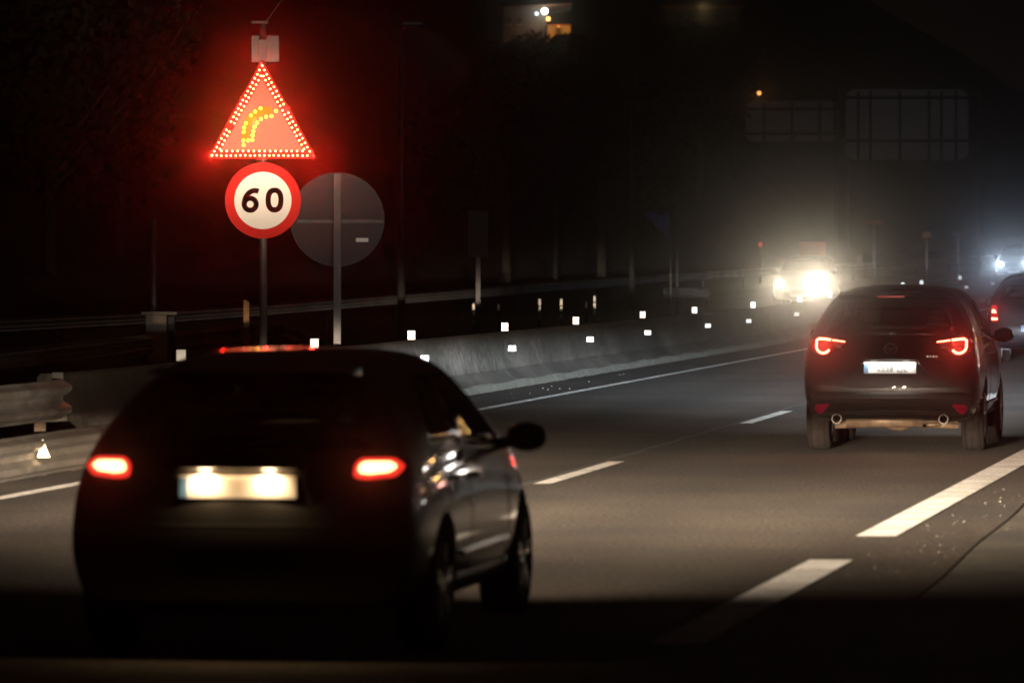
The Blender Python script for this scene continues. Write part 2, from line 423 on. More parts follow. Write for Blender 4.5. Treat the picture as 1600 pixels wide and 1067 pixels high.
bm = NB(); p = rp(45.3, .93); box(bm, p[0]-.08, p[0]+.05, p[1]-.01, p[1]+.01, .34, .50); put('spacer', bm, M['tar'], rail)

r2 = empty('guardrail', (0, 0, 0), 0, 'long dim guardrail beyond the barrier, peaking behind the speed sign post', 'guardrail')
pa = [(-9.5, 58), (-8.0, 64), (-6.6, 69.8), (-6.1, 77), (-5.55, 84), (-5.0, 92), (-4.6, 98), (-4.37, 101), (-4.1, 99.5), (-3.4, 90), (-2.75, 81)]
pp = []
for (x0, y0), (x1, y1) in zip(pa, pa[1:]):
    for k in range(3): pp.append((x0+(x1-x0)*k/3, y0+(y1-y0)*k/3, 0))
pp.append((*pa[-1], 0))
wbeam('beam', pp, .60, M['steel'], r2, 1.0)
for k in range(0, len(pp), 3):
    bm = NB(); x, y, z = pp[k]; box(bm, x-.09, x-.01, y-.03, y+.03, 0, .72); put('rail_post', bm, M['post_steel'], r2)
r3 = empty('guardrail', (0, 0, 0), 0, 'short pale guardrail at the foot of the thin pole past the posts', 'guardrail')
wbeam('beam', [(P(1040+k*8, 0, 150).x, 150-k*.4, 0) for k in range(9)], .93, M['steel'], r3, 1.0)
for k in (0, 4, 8):
    bm = NB(); x = P(1040+k*8, 0, 150).x; box(bm, x-.04, x+.04, 150.1, 150.2, 0, 1.0); put('rail_post', bm, M['post_steel'], r3)
r4 = empty('guardrail', (0, 0, 0), 0, 'grey guardrail on the far edge of the opposite carriageway', 'guardrail')
wbeam('beam', [(FX(y)-13, y, GZ(y)) for y in range(60, 400, 10)], .6, M['steel'], r4)
for y in range(60, 400, 10):
    bm = NB(); x = FX(y)-13.08; box(bm, x-.05, x+.03, y-.03, y+.03, GZ(y)-.05, GZ(y)+.75); put('rail_post', bm, M['post_steel'], r4)

# ------------------------------------------------------------------ signs
def disc(bm, r, y0, y1, seg=64):
    prism(bm, [(r*math.cos(2*math.pi*k/seg), r*math.sin(2*math.pi*k/seg)) for k in range(seg)], 'y', y0, y1); return bm
def text_mesh(txt, size, mat_, parent, name, loc, bold=.0, space=1.0, ext=.002, sx=1.0):
    cu = bpy.data.curves.new(name, 'FONT'); cu.body = txt; cu.size = size; cu.align_x = 'CENTER'; cu.align_y = 'CENTER'
    cu.offset = bold; cu.extrude = ext; cu.space_character = space; cu.resolution_u = 6
    t = bpy.data.objects.new(name, cu); C.objects.link(t)
    dg = bpy.context.evaluated_depsgraph_get(); me = bpy.data.meshes.new_from_object(t.evaluated_get(dg)); me.name = name
    bpy.data.objects.remove(t); me.materials.clear(); me.materials.append(mat_)
    me.transform(Matrix.Rotation(R(90), 4, 'X') @ Matrix.Diagonal((sx, 1, 1, 1)))
    o = bpy.data.objects.new(name, me); C.objects.link(o); o.parent = parent; o.location = loc; return o
DS = 64.5; sx = P(411, 0, DS).x
zof = lambda y, D=DS: CAMH-(y-YH)/FPX*D
sign = empty('road_sign', (sx, DS, 0), 0, 'lit red LED triangle with yellow bend arrow above a round 60 limit sign', 'road sign')
zt = zof(36)
bm = NB(); tube(bm, (0, .06, 0), (0, .06, zt), .045, seg=20); put('post', bm, M['post_steel'], sign, smooth=True)
bm = NB(); box(bm, -.14, .06, .0, .12, zt-.01, zt+.025, .005); put('post_cap', bm, M['post_steel'], sign)
bm = NB(); tube(bm, (.02, .06, zt), (.24, .06, zt+.30), .010, seg=8); put('antenna', bm, M['post_steel'], sign)
bm = NB(); zb0, zb1 = zof(97), zof(55); box(bm, -.145, .185, -.0+.11, .17, zb0, zb1, .006); put('control_box', bm, M['post_steel'], sign)
bm = NB(); box(bm, -.05, .05, -.02, .015, zof(95), zof(62), .004); put('clamp', bm, M['post_steel'], sign)
# triangle
Lx, Rx, Tz, Bz = (323.5-411)/FPX*DS, (495.5-411)/FPX*DS, zof(94), zof(248.5)
Cx = (Lx+Rx)/2
def rtri(Lx, Rx, Bz, Tz, r, n=6):
    pts = [(Lx, Bz), (Rx, Bz), ((Lx+Rx)/2, Tz)]; out = []
    for i in range(3):
        p = Vector(pts[i]); a = (Vector(pts[i-1])-p).normalized(); b = (Vector(pts[(i+1) % 3])-p).normalized()
        h = math.acos(max(-1, min(1, a.dot(b))))/2; dist = r/math.tan(h)
        c = p+(a+b).normalized()*(r/math.sin(h)); s = p+a*dist; e = p+b*dist
        a0 = math.atan2(s.y-c.y, s.x-c.x); a1 = math.atan2(e.y-c.y, e.x-c.x); da = (a1-a0+math.pi) % (2*math.pi)-math.pi
        for k in range(n+1): t = a0+da*k/n; out.append((c.x+r*math.cos(t), c.y+r*math.sin(t)))
    return out
bm = NB(); prism(bm, rtri(Lx, Rx, Bz, Tz, .05), 'y', -.03, .015); tri = put('triangle_panel', bm, M['sign_red'], sign)
tin = [(Lx+.165, Bz+.095), (Rx-.165, Bz+.095), (Cx, Tz-.215)]
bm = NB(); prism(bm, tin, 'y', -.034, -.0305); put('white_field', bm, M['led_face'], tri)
# arrow body (bend to the right) as a swept band
def pxs(x, y): return ((x-411)/FPX*DS, zof(y))
cl = [(383, 218), (384, 206), (385.5, 197), (389, 189), (396, 181), (406, 175.5), (416, 173), (424, 173)]
clm = [Vector(pxs(*p)) for p in cl]
bm = NB(); hw = .045; Lp, Rp = [], []
for i, p in enumerate(clm):
    d = (clm[min(i+1, len(clm)-1)]-clm[max(i-1, 0)]).normalized(); nrm = Vector((-d.y, d.x))
    Lp.append(p+nrm*hw); Rp.append(p-nrm*hw)
prism(bm, [tuple(v) for v in Lp]+[tuple(v) for v in Rp[::-1]], 'y', -.038, -.0345); put('bend_arrow', bm, M['sign_orange'], tri)
# LEDs: short domes facing the traffic
def led_mesh(r, mt, nm):
    bm = NB(); bmesh.ops.create_cone(bm, cap_ends=True, segments=10, radius1=r, radius2=r*.55, depth=.012, matrix=Matrix.Rotation(R(90), 4, 'X'))
    me = bpy.data.meshes.new(nm); bm.to_mesh(me); bm.free(); me.materials.append(mt); return me
ledr = led_mesh(.0125, M['red_led'], 'red_led'); leda = led_mesh(.021, M['amber_led'], 'amber_led')
pos = []
def row(inset, n_side, n_bot, phase=0):
    # inset polygon corners
    a, b, c = Vector((Lx, Bz)), Vector((Rx, Bz)), Vector((Cx, Tz))
    cen = Vector((Cx, Bz+(Tz-Bz)*.36)); q = [v+(cen-v).normalized()*inset for v in (a, b, c)]
    for (s, e, n) in ((q[0], q[2], n_side), (q[2], q[1], n_side), (q[0], q[1], n_bot)):
        for k in range(n):
            t = (k+phase)/n
            if .0 <= t <= 1: pos.append(s.lerp(e, t))
row(.070, 21, 21, 0); row(.165, 18, 16, .5)
random.seed(3)
dead = {7, 31, 68}
rest = NB()
for i, p in enumerate(pos):
    if i in dead: continue
    jx, jz = random.uniform(-.003, .003), random.uniform(-.003, .003)
    if i < 96:
        o = bpy.data.objects.new('red_led', ledr); C.objects.link(o); o.parent = tri; o.location = (p.x+jx, -.040, p.y+jz)
    else:
        bmesh.ops.create_cone(rest, cap_ends=True, segments=10, radius1=.0125, radius2=.0125*.55, depth=.012, matrix=Matrix.Translation((p.x, -.040, p.y)) @ Matrix.Rotation(R(90), 4, 'X'))
o = put('red_led', rest, M['red_led'], tri); o['kind'] = 'stuff'
arrow_px = [(407.5, 170), (399, 175), (392.5, 181), (384.5, 193), (381.5, 200), (381, 206.5), (380.5, 220), (388, 220), (394.5, 219), (381, 227), (395, 212), (396, 205.5), (398, 198.5), (402, 192.5), (408, 186.5), (416, 183), (424.5, 182), (431.5, 174)]
for x, y in arrow_px:
    a, b = pxs(x, y); o = bpy.data.objects.new('amber_led', leda); C.objects.link(o); o.parent = tri; o.location = (a, -.046, b)
# narrow spots added at the LEDs, aimed at the camera for their halo
AIM = (Vector((0, 0, CAMH))-Vector((sx, DS, zof(190)))).to_track_quat('-Z', 'Y').to_euler()
for i, t in enumerate((0, .5, 1, 1.5, 2, 2.5)):
    c3 = [Vector((Lx+.05, Bz+.04)), Vector((Cx, Tz-.06)), Vector((Rx-.05, Bz+.04))]; k = int(t); p = c3[k].lerp(c3[(k+1) % 3], t-k)
    spot('led_beam', tri, (p.x, -.05, p.y), AIM, LEDW*1.9, (1, .02, .012), 4.4, 1, .03, 15)
for x, y in ((394, 188),):
    a, b = pxs(x, y); spot('led_beam', tri, (a, -.06, b), AIM, LEDW*.5, (1, .55, .03), 4.4, 1, .03, 15)
# speed disc
zc = zof(313.5)
sd = bpy.data.objects.new('speed_disc', None)
bm = NB(); disc(bm, .445, -.02, .01); sd = put('speed_disc', bm, M['sign_red'], sign, loc=(0, -.02, zc))
bm = NB(); disc(bm, .335, -.0245, -.0205); put('white_field', bm, M['sign_white'], sd)
def stroke_glyph(kind):
    """rounded road numerals, 0 and 6, drawn as swept bands"""
    bm = NB(); H = .29; W_ = .21; tkn = .060
    def band(outer, inner):
        n = len(outer)
        for ya, yb in ((-.0285, -.025),):
            A = [bm.verts.new((p[0], ya, p[1])) for p in outer]; B = [bm.verts.new((p[0], ya, p[1])) for p in inner]
            for k in range(n-1): bm.faces.new((A[k], A[k+1], B[k+1], B[k]))
    if kind == '0':
        o, i = [], []
        for k in range(49):
            t = 2*math.pi*k/48; sq = lambda v, e: math.copysign(abs(v)**e, v)
            o.append((W_/2*sq(math.cos(t), .85), H/2*sq(math.sin(t), .85))); i.append(((W_/2-tkn)*sq(math.cos(t), .85), (H/2-tkn)*sq(math.sin(t), .85)))
        band(o, i)
    else:
        r = .100; cyy = -H/2+r
        o, i = [], []
        for k in range(41):
            t = 2*math.pi*k/40; o.append((r*math.cos(t), cyy+r*math.sin(t))); i.append(((r-tkn)*math.cos(t), cyy+(r-tkn)*math.sin(t)))
        band(o, i)
        # the curving stem from the left of the bowl up to the top right
        o, i = [], []
        for k in range(21):
            t = math.pi-(math.pi/2+.35)*k/20
            cx, cz, rx, rz = .055, cyy, .155, H-r
            o.append((cx+rx*math.cos(t), cz+rz*math.sin(t))); i.append((cx+(rx-tkn)*math.cos(t), cz+(rz-tkn)*math.sin(t)))
        band(o, i)
    bmesh.ops.recalc_face_normals(bm, faces=bm.faces)
    return bm
put('numeral_six', stroke_glyph('6'), M['sign_black'], sd, loc=(-.148, 0, 0))
put('numeral_zero', stroke_glyph('0'), M['sign_black'], sd, loc=(.137, 0, .004))

# back of a round sign
DB = 71.0; bx = P(527, 0, DB).x
bs = empty('road_sign', (bx, DB, 0), R(1), 'back of a large round sign on a grey square post beside the 60 sign', 'road sign')
bzc = zof(343, DB); bm = NB(); disc(bm, .605, .02, .05, 72); dd = put('round_panel', bm, M['sign_back'], bs, loc=(0, 0, bzc))
bm = NB(); disc(bm, .608, .045, .056, 72); put('rim', bm, M['post_steel'], dd)
bm = NB(); box(bm, -.52, .60, -.005, .018, -.05, -.0, .003); put('cross_bar', bm, M['post_steel'], dd)
bm = NB(); box(bm, .24, .40, .010, .0185, -.29, -.24); put('sticker', bm, M['white_tape'], dd)
bm = NB(); box(bm, -.05, .05, -.07, -.008, 0, bzc+.60, .006); put('post', bm, M['post_steel'], bs)

def simple_sign(px0, px1, py0, py1, D, label, mt, cat='sign', name='sign_panel', base=None, posts=1, frames=False, r=.02):
    cx = P((px0+px1)/2, 0, D).x; W_ = (px1-px0)/FPX*D; z0, z1 = zof(py1, D), zof(py0, D); gz = base if base is not None else GZ(D)
    s = empty(name, (cx, D, gz), 0, label, cat)
    bm = NB(); box(bm, -W_/2, W_/2, 0, .04, z0-gz, z1-gz, r); put('panel', bm, mt, s)
    for k in range(posts):
        bm = NB(); x = 0 if posts == 1 else -W_*.3+W_*.6*k/(posts-1); box(bm, x-.05, x+.05, .05, .13, -.3, z1-gz-.05); put('post', bm, M['post_steel'], s)
    return s
simple_sign(730, 764, 328, 402, 120, 'tall dim rectangular sign in the dark over the barrier', M['sign_back'], base=-.05)
simple_sign(1352, 1380, 345.5, 350.5, 230, 'narrow orange sign strip above the bright headlights', M['orange_tape'])
simple_sign(1441, 1455, 362, 371, 240, 'small dull orange square sign left of the two distant plates', M['orange_tape'])
simple_sign(1488, 1506, 361, 368, 245, 'small dim mauve sign furthest right on the embankment', M['sign_back'])
simple_sign(1248, 1290, 378, 402, 215, 'reddish panel rising behind the warm glare', M['sign_red'])

# delineator posts beyond the barrier
for i, (px, ytop, h, lab) in enumerate(((740, 472, 1, 'leftmost bright marker post with a lit edge over the barrier'), (779, 476, .0, 'dim marker post between two brighter ones, above the second white reflector'),
        (843, 465, 1, 'brightest slim marker post, third from the left'), (877, 465, .6, 'slim pinkish marker post right of the brightest one'),
        (916, 471, .5, 'short banded marker post close beside the tallest one'), (929, 460, 1, 'tallest slim marker post, right end of the row'))):
    D = 108+i*1.5; x = P(px, 0, D).x; zt_ = zof(ytop, D)
    s = empty('marker_post', (x, D, 0), 0, lab, 'marker post', 'marker posts beyond the barrier')
    bm = NB(); tube(bm, (0, 0, -.05), (0, 0, zt_), .024, .024, 10); put('stem', bm, M['post_steel'] if h else M['rust'], s, smooth=True)
    bm = NB()
    for a, b in ((.03, .16), (.18, .30), (.33, .44)):
        tube(bm, (0, 0, zt_-b), (0, 0, zt_-a), .030, .030, 10)
    put('reflective_band', bm, M['white_tape'] if h >= .6 else M['sign_back'], s, smooth=True)
# orange stake, cabinet with pole
D = 88; x = P(384.5, 0, D).x
s = empty('stake', (x, D, 0), 0, 'orange slanted-top stake behind the left guardrail', 'stake')
bm = NB(); prism(bm, [(-.045, -.05), (.045, -.05), (.05, zof(472, D)), (-.04, zof(468, D))], 'y', 0, .03); put('board', bm, M['wood'], s)
D = 84
s = empty('utility_cabinet', (P(248, 0, D).x, D, 0), 0, 'brown roadside cabinet with an overhanging lid and pale side, far left', 'cabinet')
bm = NB(); box(bm, -.20, .12, 0, .4, -.05, zof(492, D), .01); put('body', bm, M['cabinet'], s)
bm = NB(); box(bm, -.26, .28, -.04, .45, zof(492, D), zof(487, D), .006); put('lid', bm, M['cabinet'], s)
bm = NB(); box(bm, .14, .24, -.01, .3, -.05, zof(494, D), .005); put('side_panel', bm, M['sign_back'], s)
D = 90
s = empty('pole', (P(240.5, 0, D).x, D, 0), 0, 'short grey pole standing up behind the brown cabinet', 'pole')
bm = NB(); tube(bm, (0, 0, -.05), (0, 0, zof(342, D)), .055, .05, 14); put('shaft', bm, M['post_steel'], s, smooth=True)
D = 150
s = empty('pole', (P(1058, 0, D).x, D, 0), 0, 'thin pale pole rising from the short guardrail left of the glare', 'pole')
bm = NB(); tube(bm, (0, 0, -.05), (0, 0, zof(245, D)), .045, .035, 12); put('shaft', bm, M['post_steel'], s, smooth=True)
s = empty('banner', (P(1034, 0, D-1).x, D-1, 0), 0, 'crumpled blue banner sheet hanging beside the thin pale pole', 'banner')
bm = NB()
pts = [(1007, 331), (1018, 333), (1032, 336), (1047, 330), (1048, 372), (1040, 373), (1036, 362), (1028, 358), (1024, 345), (1015, 344)]
cx = P(1034, 0, D-1).x
A = [bm.verts.new((P(a, 0, D-1).x-cx, .03*math.sin(a*.9), zof(b, D-1))) for a, b in pts]; bm.faces.new(A)
bmesh.ops.triangulate(bm, faces=bm.faces); r_ = bmesh.ops.solidify(bm, geom=bm.faces[:], thickness=.01)
put('sheet', bm, M['blue_cloth'], s)
bm = NB(); tube(bm, (P(1048, 0, D-1).x-cx, 0, -.05), (P(1048, 0, D-1).x-cx, 0, zof(326, D-1)), .03, .03, 8); put('mast', bm, M['bark'], s)

# tall street lamps (unlit)
def lamp_post(px, ytop, D, arm, label):
    s = empty('street_lamp', (P(px, 0, D).x, D, GZ(D)), 0, label, 'street lamp', 'unlit lamp posts along the motorway')
    H = zof(ytop, D)-GZ(D)
    bm = NB(); tube(bm, (0, 0, -.1), (0, 0, H), .10, .06, 14); put('pole', bm, M['post_steel'], s, smooth=True)
    bm = NB(); tube(bm, (0, 0, H-.05), (arm, 0, H+.12), .035, .03, 10); put('arm', bm, M['post_steel'], s, smooth=True)
    bm = NB(); box(bm, arm-.12, arm+.35, -.1, .1, H+.08, H+.18, .03); put('lamp_head', bm, M['post_steel'], s)
    return s
lamp_post(627, 46, 125, .15, 'tall dark lamp post between the round sign back and the house')
lamp_post(868, 160, 190, .3, 'faint distant lamp post under the hillside house')
lamp_post(987, 105, 170, .3, 'faint lamp post left of the blue banner')

# gantry with sign panels seen from behind
def gantry_panel(px0, px1, py0, py1, D, label, cols, bars, fade=1):
    cx = P((px0+px1)/2, 0, D).x; W_ = (px1-px0)/FPX*D; z0, z1 = zof(py1, D), zof(py0, D)
    s = empty('gantry_sign', (cx, D, GZ(D)), 0, label, 'gantry sign'); g = GZ(D)
    rr = .45; pts = []
    for (cx_, cz_, a0) in ((W_/2-rr, z1-rr-g, 0), (-W_/2+rr, z1-rr-g, 90), (-W_/2+rr, z0+rr-g, 180), (W_/2-rr, z0+rr-g, 270)):
        for k in range(6): t = R(a0+90*k/5); pts.append((cx_+rr*math.cos(t), cz_+rr*math.sin(t)))
    bm = NB(); prism(bm, pts, 'y', .05, .12); put('panel', bm, M['gantry_back'], s)
    for c in cols: bm = NB(); x = -W_/2+W_*c; box(bm, x-.06, x+.06, -.05, .04, z0-g, z1-g-.1); put('upright', bm, M['tar'], s)
    for c in bars: bm = NB(); z = z1-g-(z1-z0)*c; box(bm, -W_/2, W_/2+.4, -.12, -.06, z-.07, z+.07); put('beam', bm, M['tar'], s)
    for k in (-1, 1):
        bm = NB(); x = k*(W_/2+.5); box(bm, x-.08, x+.08, 0, .16, -.2, z1-g); put('leg', bm, M['tar'], s)
gantry_panel(1322, 1513, 140, 250, 265, 'large rounded overhead sign seen from behind, crossed by dark frame bars', (.10, .20, .44, .68, .78, .90), (.12, .73))
gantry_panel(1165, 1310, 158, 222, 285, 'fainter overhead sign panel left of the large one', (.2, .5, .8), (.2, .8))

# retaining wall on the far side
bm = NB()
for i in range(13):
    y0 = 260+i*3; y1 = y0+3
    for k, (a, b) in enumerate(((y0, y1),)):
        vs = [bm.verts.new((FX(q)-14.2+t, q, GZ(q)+z)) for q, t, z in ((a, 0, -.1), (b, 0, -.1), (b, 0, 1.05), (a, 0, 1.05))]
        bm.faces.new(vs)
bmesh.ops.remove_doubles(bm, verts=bm.verts, dist=.001); bmesh.ops.solidify(bm, geom=bm.faces[:], thickness=.25)
tag(put('retaining_wall', bm, M['concrete']), 'pale concrete retaining wall curving away under the gantry sign', 'wall')

# ------------------------------------------------------------------ houses on the hill
def house_a():
    D = 262; g0 = zof(74, D)
    cx = P(840, 0, D).x
    s = empty('house', (cx, D, g0), 0, 'hillside house with porch lamps and one orange-lit wall', 'house')
    X = lambda px: P(px, 0, D).x-cx
    Z = lambda py: zof(py, D)-g0
    bm = NB(); box(bm, X(786), X(853), .0, 6, -.5, Z(12)); wl = put('wall', bm, M['plaster_grey'], s)
    bm = NB(); box(bm, X(855), X(891), -1.2, 6, -.2, Z(43)); put('porch_wall', bm, M['plaster'], s)
    bm = NB(); box(bm, X(854), X(892), -1.25, 6.1, Z(43), Z(40)); put('parapet', bm, M['roof_tile'], s)
    bm = NB(); prism(bm, [(X(780), Z(14)), (X(894), Z(8)), (X(894), Z(3)), (X(780), Z(10))], 'y', -1.6, 7); put('roof', bm, M['roof_tile'], s)
    for px in (795, 812):
        bm = NB(); box(bm, X(px-4), X(px+4), -.05, .02, Z(38), Z(28)); wn = put('window', bm, M['interior'], wl)
        bm = NB(); box(bm, X(px-4.6), X(px+4.6), -.07, -.03, Z(39.5), Z(38)); put('sill', bm, M['plaster'], wn)
    bm = NB(); box(bm, X(799), X(812), -.9, -.2, Z(50), Z(47)); put('awning', bm, M['plaster'], s)
    for px, py, r, c, e, pwr in ((851, 18.5, .15, (.85, 1, .8), 14, 2), (838.5, 22.5, .08, (.7, .85, 1), 4, 1.5), (856.5, 30.5, .10, (1, .45, .12), 5, 5)):
        bm = NB(); bmesh.ops.create_uvsphere(bm, u_segments=12, v_segments=8, radius=r, matrix=Matrix.Translation((X(px), -.35, Z(py))))
        put('porch_lamp', bm, emis('porch_lamp', c, e), s, smooth=True)
        point('lamp_light', s, (X(px), -.6, Z(py)), pwr, c, .05)
    spot('lamp_light', s, (X(872), -3.2, Z(44)), (R(75), 0, 0), 120, (1, .36, .05), 100, .8, .05)
    bm = NB(); box(bm, X(871), X(873), -2.75, -2.6, Z(47), Z(44)); put('wall_lantern', bm, M['post_steel'], s)
house_a()
D = 275; g0 = zof(60, D)
s = empty('house', (P(1095, 0, D).x, D, g0), 0, 'long low house with dim yellowish wall high on the right hillside', 'house')
cx = s.location.x
bm = NB(); box(bm, P(1040, 0, D).x-cx, P(1152, 0, D).x-cx, 0, 6, -2.5, zof(15, D)-g0); wl = put('wall', bm, M['plaster_grey'], s)
bm = NB(); prism(bm, [(P(1030, 0, D).x-cx, zof(15, D)-g0), (P(1160, 0, D).x-cx, zof(14, D)-g0), (P(1160, 0, D).x-cx, zof(10, D)-g0), (P(1030, 0, D).x-cx, zof(11, D)-g0)], 'y', -.8, 7); put('roof', bm, M['roof_tile'], s)
for px in (1060, 1080, 1120):
    bm = NB(); box(bm, P(px-4, 0, D).x-cx, P(px+4, 0, D).x-cx, -.05, .02, zof(32, D)-g0, zof(22, D)-g0); put('window', bm, M['interior'], wl)
bm = NB(); bmesh.ops.create_uvsphere(bm, u_segments=8, v_segments=6, radius=.05, matrix=Matrix.Translation((0, -.7, zof(20, D)-g0))); put('wall_lantern', bm, M['lens_clear'], s)
point('lamp_light', s, (0, -3.2, zof(18, D)-g0), 5, (1, .75, .35), .05)

# small lamps far off
def far_lamp(px, py, D, col, e, r, label, pw):
    g = max(0, hill_z(P(px, 0, D).x-FX(D), D))+GZ(D)
    s = empty('street_lamp', (P(px, 0, D).x, D, g-.2), 0, label, 'street lamp')
    bm = NB(); tube(bm, (0, .1, 0), (0, .1, max(.5, zof(py, D)-g+.4)), .05, .04, 8); put('pole', bm, M['post_steel'], s)
    bm = NB(); bmesh.ops.create_uvsphere(bm, u_segments=12, v_segments=8, radius=r, matrix=Matrix.Translation((0, -.05, zof(py, D)-g+.2))); put('lamp', bm, emis('far_lamp', col, e), s)
    point('lamp_light', s, (0, -.3, zof(py, D)-g+.2), pw, col, .05)
far_lamp(1186, 146, 290, (1, .35, .08), 3, .10, 'tiny orange lamp in the dark left of the gantry sign', 3)
far_lamp(1188, 382, 240, (1, .10, .04), .5, .10, 'small dull red light left of the warm glare', 1)

# ------------------------------------------------------------------ trees
def tree(x, y, z, H, W_, label, seed, n=1500):
    rnd = random.Random(seed)
    t = empty('tree', (x, y, z), 0, label, 'tree', 'trees on the dark hillside')
    bm = NB(); tube(bm, (0, 0, -.3), (0, 0, H*.55), .05*H*.5, .03*H*.4, 8)
    for k in range(5):
        a = rnd.uniform(0, 6.28); tube(bm, (0, 0, H*(.3+.05*k)), (math.cos(a)*W_*.3, math.sin(a)*W_*.3, H*(.55+.07*k)), .02*H*.4, .01*H*.3, 6)
    put('trunk', bm, M['bark'], t)
    bl = [(rnd.uniform(-.3, .3)*W_, rnd.uniform(-.3, .3)*W_, H*rnd.uniform(.4, .85), W_*rnd.uniform(.18, .34)) for _ in range(9)]
    bm = NB()
    for k in range(n):
        c = bl[k % 9]; u = Vector((rnd.gauss(0, 1), rnd.gauss(0, 1), rnd.gauss(0, 1))).normalized()*c[3]*(rnd.random()**.35)
        p = Vector((c[0], c[1], c[2]))+Vector((u.x, u.y, u.z*.85)); s = rnd.uniform(.10, .22)
        a = Vector((rnd.gauss(0, 1), rnd.gauss(0, 1), rnd.gauss(0, 1))).normalized()*s
        b = a.orthogonal().normalized()*s*.6
        vs = [bm.verts.new(p+q) for q in (a, b, -a, -b)]; bm.faces.new(vs)
    put('crown', bm, M['leaf'], t)
def hz(x, y): return GZ(min(y, 430))+hill_z(x-FX(min(y, 430)), y)-.05
TR = [(843, 250, 4.0, 5, 'leafy tree cutting off the lower left of the orange wall', 42), (874, 251, 3.0, 5, 'rounded tree directly below the orange wall', 63),
      (903, 249, 3.2, 5, 'tree at the right edge of the orange wall', 52), (806, 252, 4.0, 5, 'tree in front of the grey side of the hillside house', 50), (858, 246, 6.0, 7, 'broad tree lower down the slope under the hillside house', 92),
      (1050, 262, 3.2, 5, 'tree below the left end of the long low house', 30), (1078, 261, 3, 5, 'tree left of the middle of the long low house', 38), (1105, 264, 3.4, 5, 'tree in front of the middle of the long low house', 20),
      (1140, 262, 3.6, 5, 'tree at the right end of the long low house', 32), (1095, 258, 6.5, 7, 'broad tree lower down the slope under the long low house', 62)]
for i, (px, D, W_, H, lab, ytop) in enumerate(TR):
    x = P(px, 0, D).x; z = zof(ytop, D)-H*1.02
    tree(x, D, z, H, W_, lab, i, 3800)
for i, (px, D, W_, H, lab) in enumerate(((190, 150, 7, 8, 'dark tree left of the road signs, far left background'),
        (790, 180, 6, 8, 'dark tree right of the tall lamp post'), (940, 200, 8, 8, 'dark tree above the row of marker posts'), (80, 140, 7, 7, 'dark tree at the far left edge'))):
    x = P(px, 0, D).x; tree(x, D, hz(x, D), H, W_, lab, i+20, 1800)

# ------------------------------------------------------------------ cars
def catmull(vals, t):
    n = len(vals); i = min(int(t), n-2); f = t-i
    p0, p1, p2, p3 = vals[max(i-1, 0)], vals[i], vals[i+1], vals[min(i+2, n-1)]
    return .5*((2*p1)+(-p0+p2)*f+(2*p0-5*p1+4*p2-p3)*f*f+(-p0+3*p1-3*p2+p3)*f**3)
def body_cage(rows):
    """rows: dicts with y=(low,mid,belt,top) z=(bottom,mid,belt,top) w=(low,mid,belt,top) crown; first/last are the end caps"""
    bm = NB(); ring = []
    for r in rows:
        yl, ym, yb, yt = r['y']; z0, zm, zb, zt = r['z']; wl, wm, wb, wt = r['w']; cr = r.get('cr', .03)
        half = [(0, yl, z0), (wl*.5, yl, z0), (wl*.95, yl, z0), (wl+.01, yl*.6+ym*.4, z0+(zm-z0)*.35), (wm, ym, zm), (wb, yb, zb),
                ((wb*.35+wt*.65)+.02, yb*.3+yt*.7, zb+(zt-zb)*.65), (wt, yt, zt-r.get('ed', .03)), (wt*.6, yt, zt+cr*.5), (0, yt, zt+cr)]
        R_ = [bm.verts.new(p) for p in half]; L_ = [None]*10
        for k in range(10): L_[k] = R_[k] if half[k][0] == 0 else bm.verts.new((-half[k][0], half[k][1], half[k][2]))
        ring.append((R_, L_))
    for (A, LA), (B, LB) in zip(ring, ring[1:]):
        for k in range(9):
            bm.faces.new((A[k], A[k+1], B[k+1], B[k])); bm.faces.new((LA[k+1], LA[k], LB[k], LB[k+1]))
    for ci, sgn in ((0, -1), (-1, 1)):
        R_, L_ = ring[ci]; bul = rows[ci].get('bulge', .07)*sgn
        cols = []
        for k in range(2, 8):
            a = R_[k].co
            if k == 2: mids = [R_[1], R_[0], L_[1]]
            elif k == 7: mids = [R_[8], R_[9], L_[8]]
            else:
                mids = [bm.verts.new((a.x*.55, a.y+bul*.75, a.z)), bm.verts.new((0, a.y+bul, a.z)), bm.verts.new((-a.x*.55, a.y+bul*.75, a.z))]
            cols.append([R_[k]]+mids+[L_[k]])
        for v in (cols[0][1:4]+cols[5][1:4]): v.co.y += bul*.6
        for c0, c1 in zip(cols, cols[1:]):
            for k in range(4): bm.faces.new((c0[k], c0[k+1], c1[k+1], c1[k]))
    bmesh.ops.recalc_face_normals(bm, faces=bm.faces)
    return bm
def eval_mesh(o):
    dg = bpy.context.evaluated_depsgraph_get(); dg.update()
    return bpy.data.meshes.new_from_object(o.evaluated_get(dg))
def in_poly(p, poly):
    c = False; n = len(poly)
    for i in range(n):
        a, b = poly[i], poly[i-1]
        if (a[1] > p[1]) != (b[1] > p[1]) and p[0] < (b[0]-a[0])*(p[1]-a[1])/(b[1]-a[1])+a[0]: c = not c
    return c
def roundpoly(pts, r=.03, n=4):
    out = []; m = len(pts)
    for i in range(m):
        p = Vector(pts[i]); a = Vector(pts[i-1])-p; b = Vector(pts[(i+1) % m])-p
        rr = min(r, a.length*.45, b.length*.45); s = p+a.normalized()*rr; e = p+b.normalized()*rr
        for k in range(n+1): t = k/n; q = s*(1-t)**2+p*2*t*(1-t)+e*t*t; out.append((q.x, q.y))
    return out
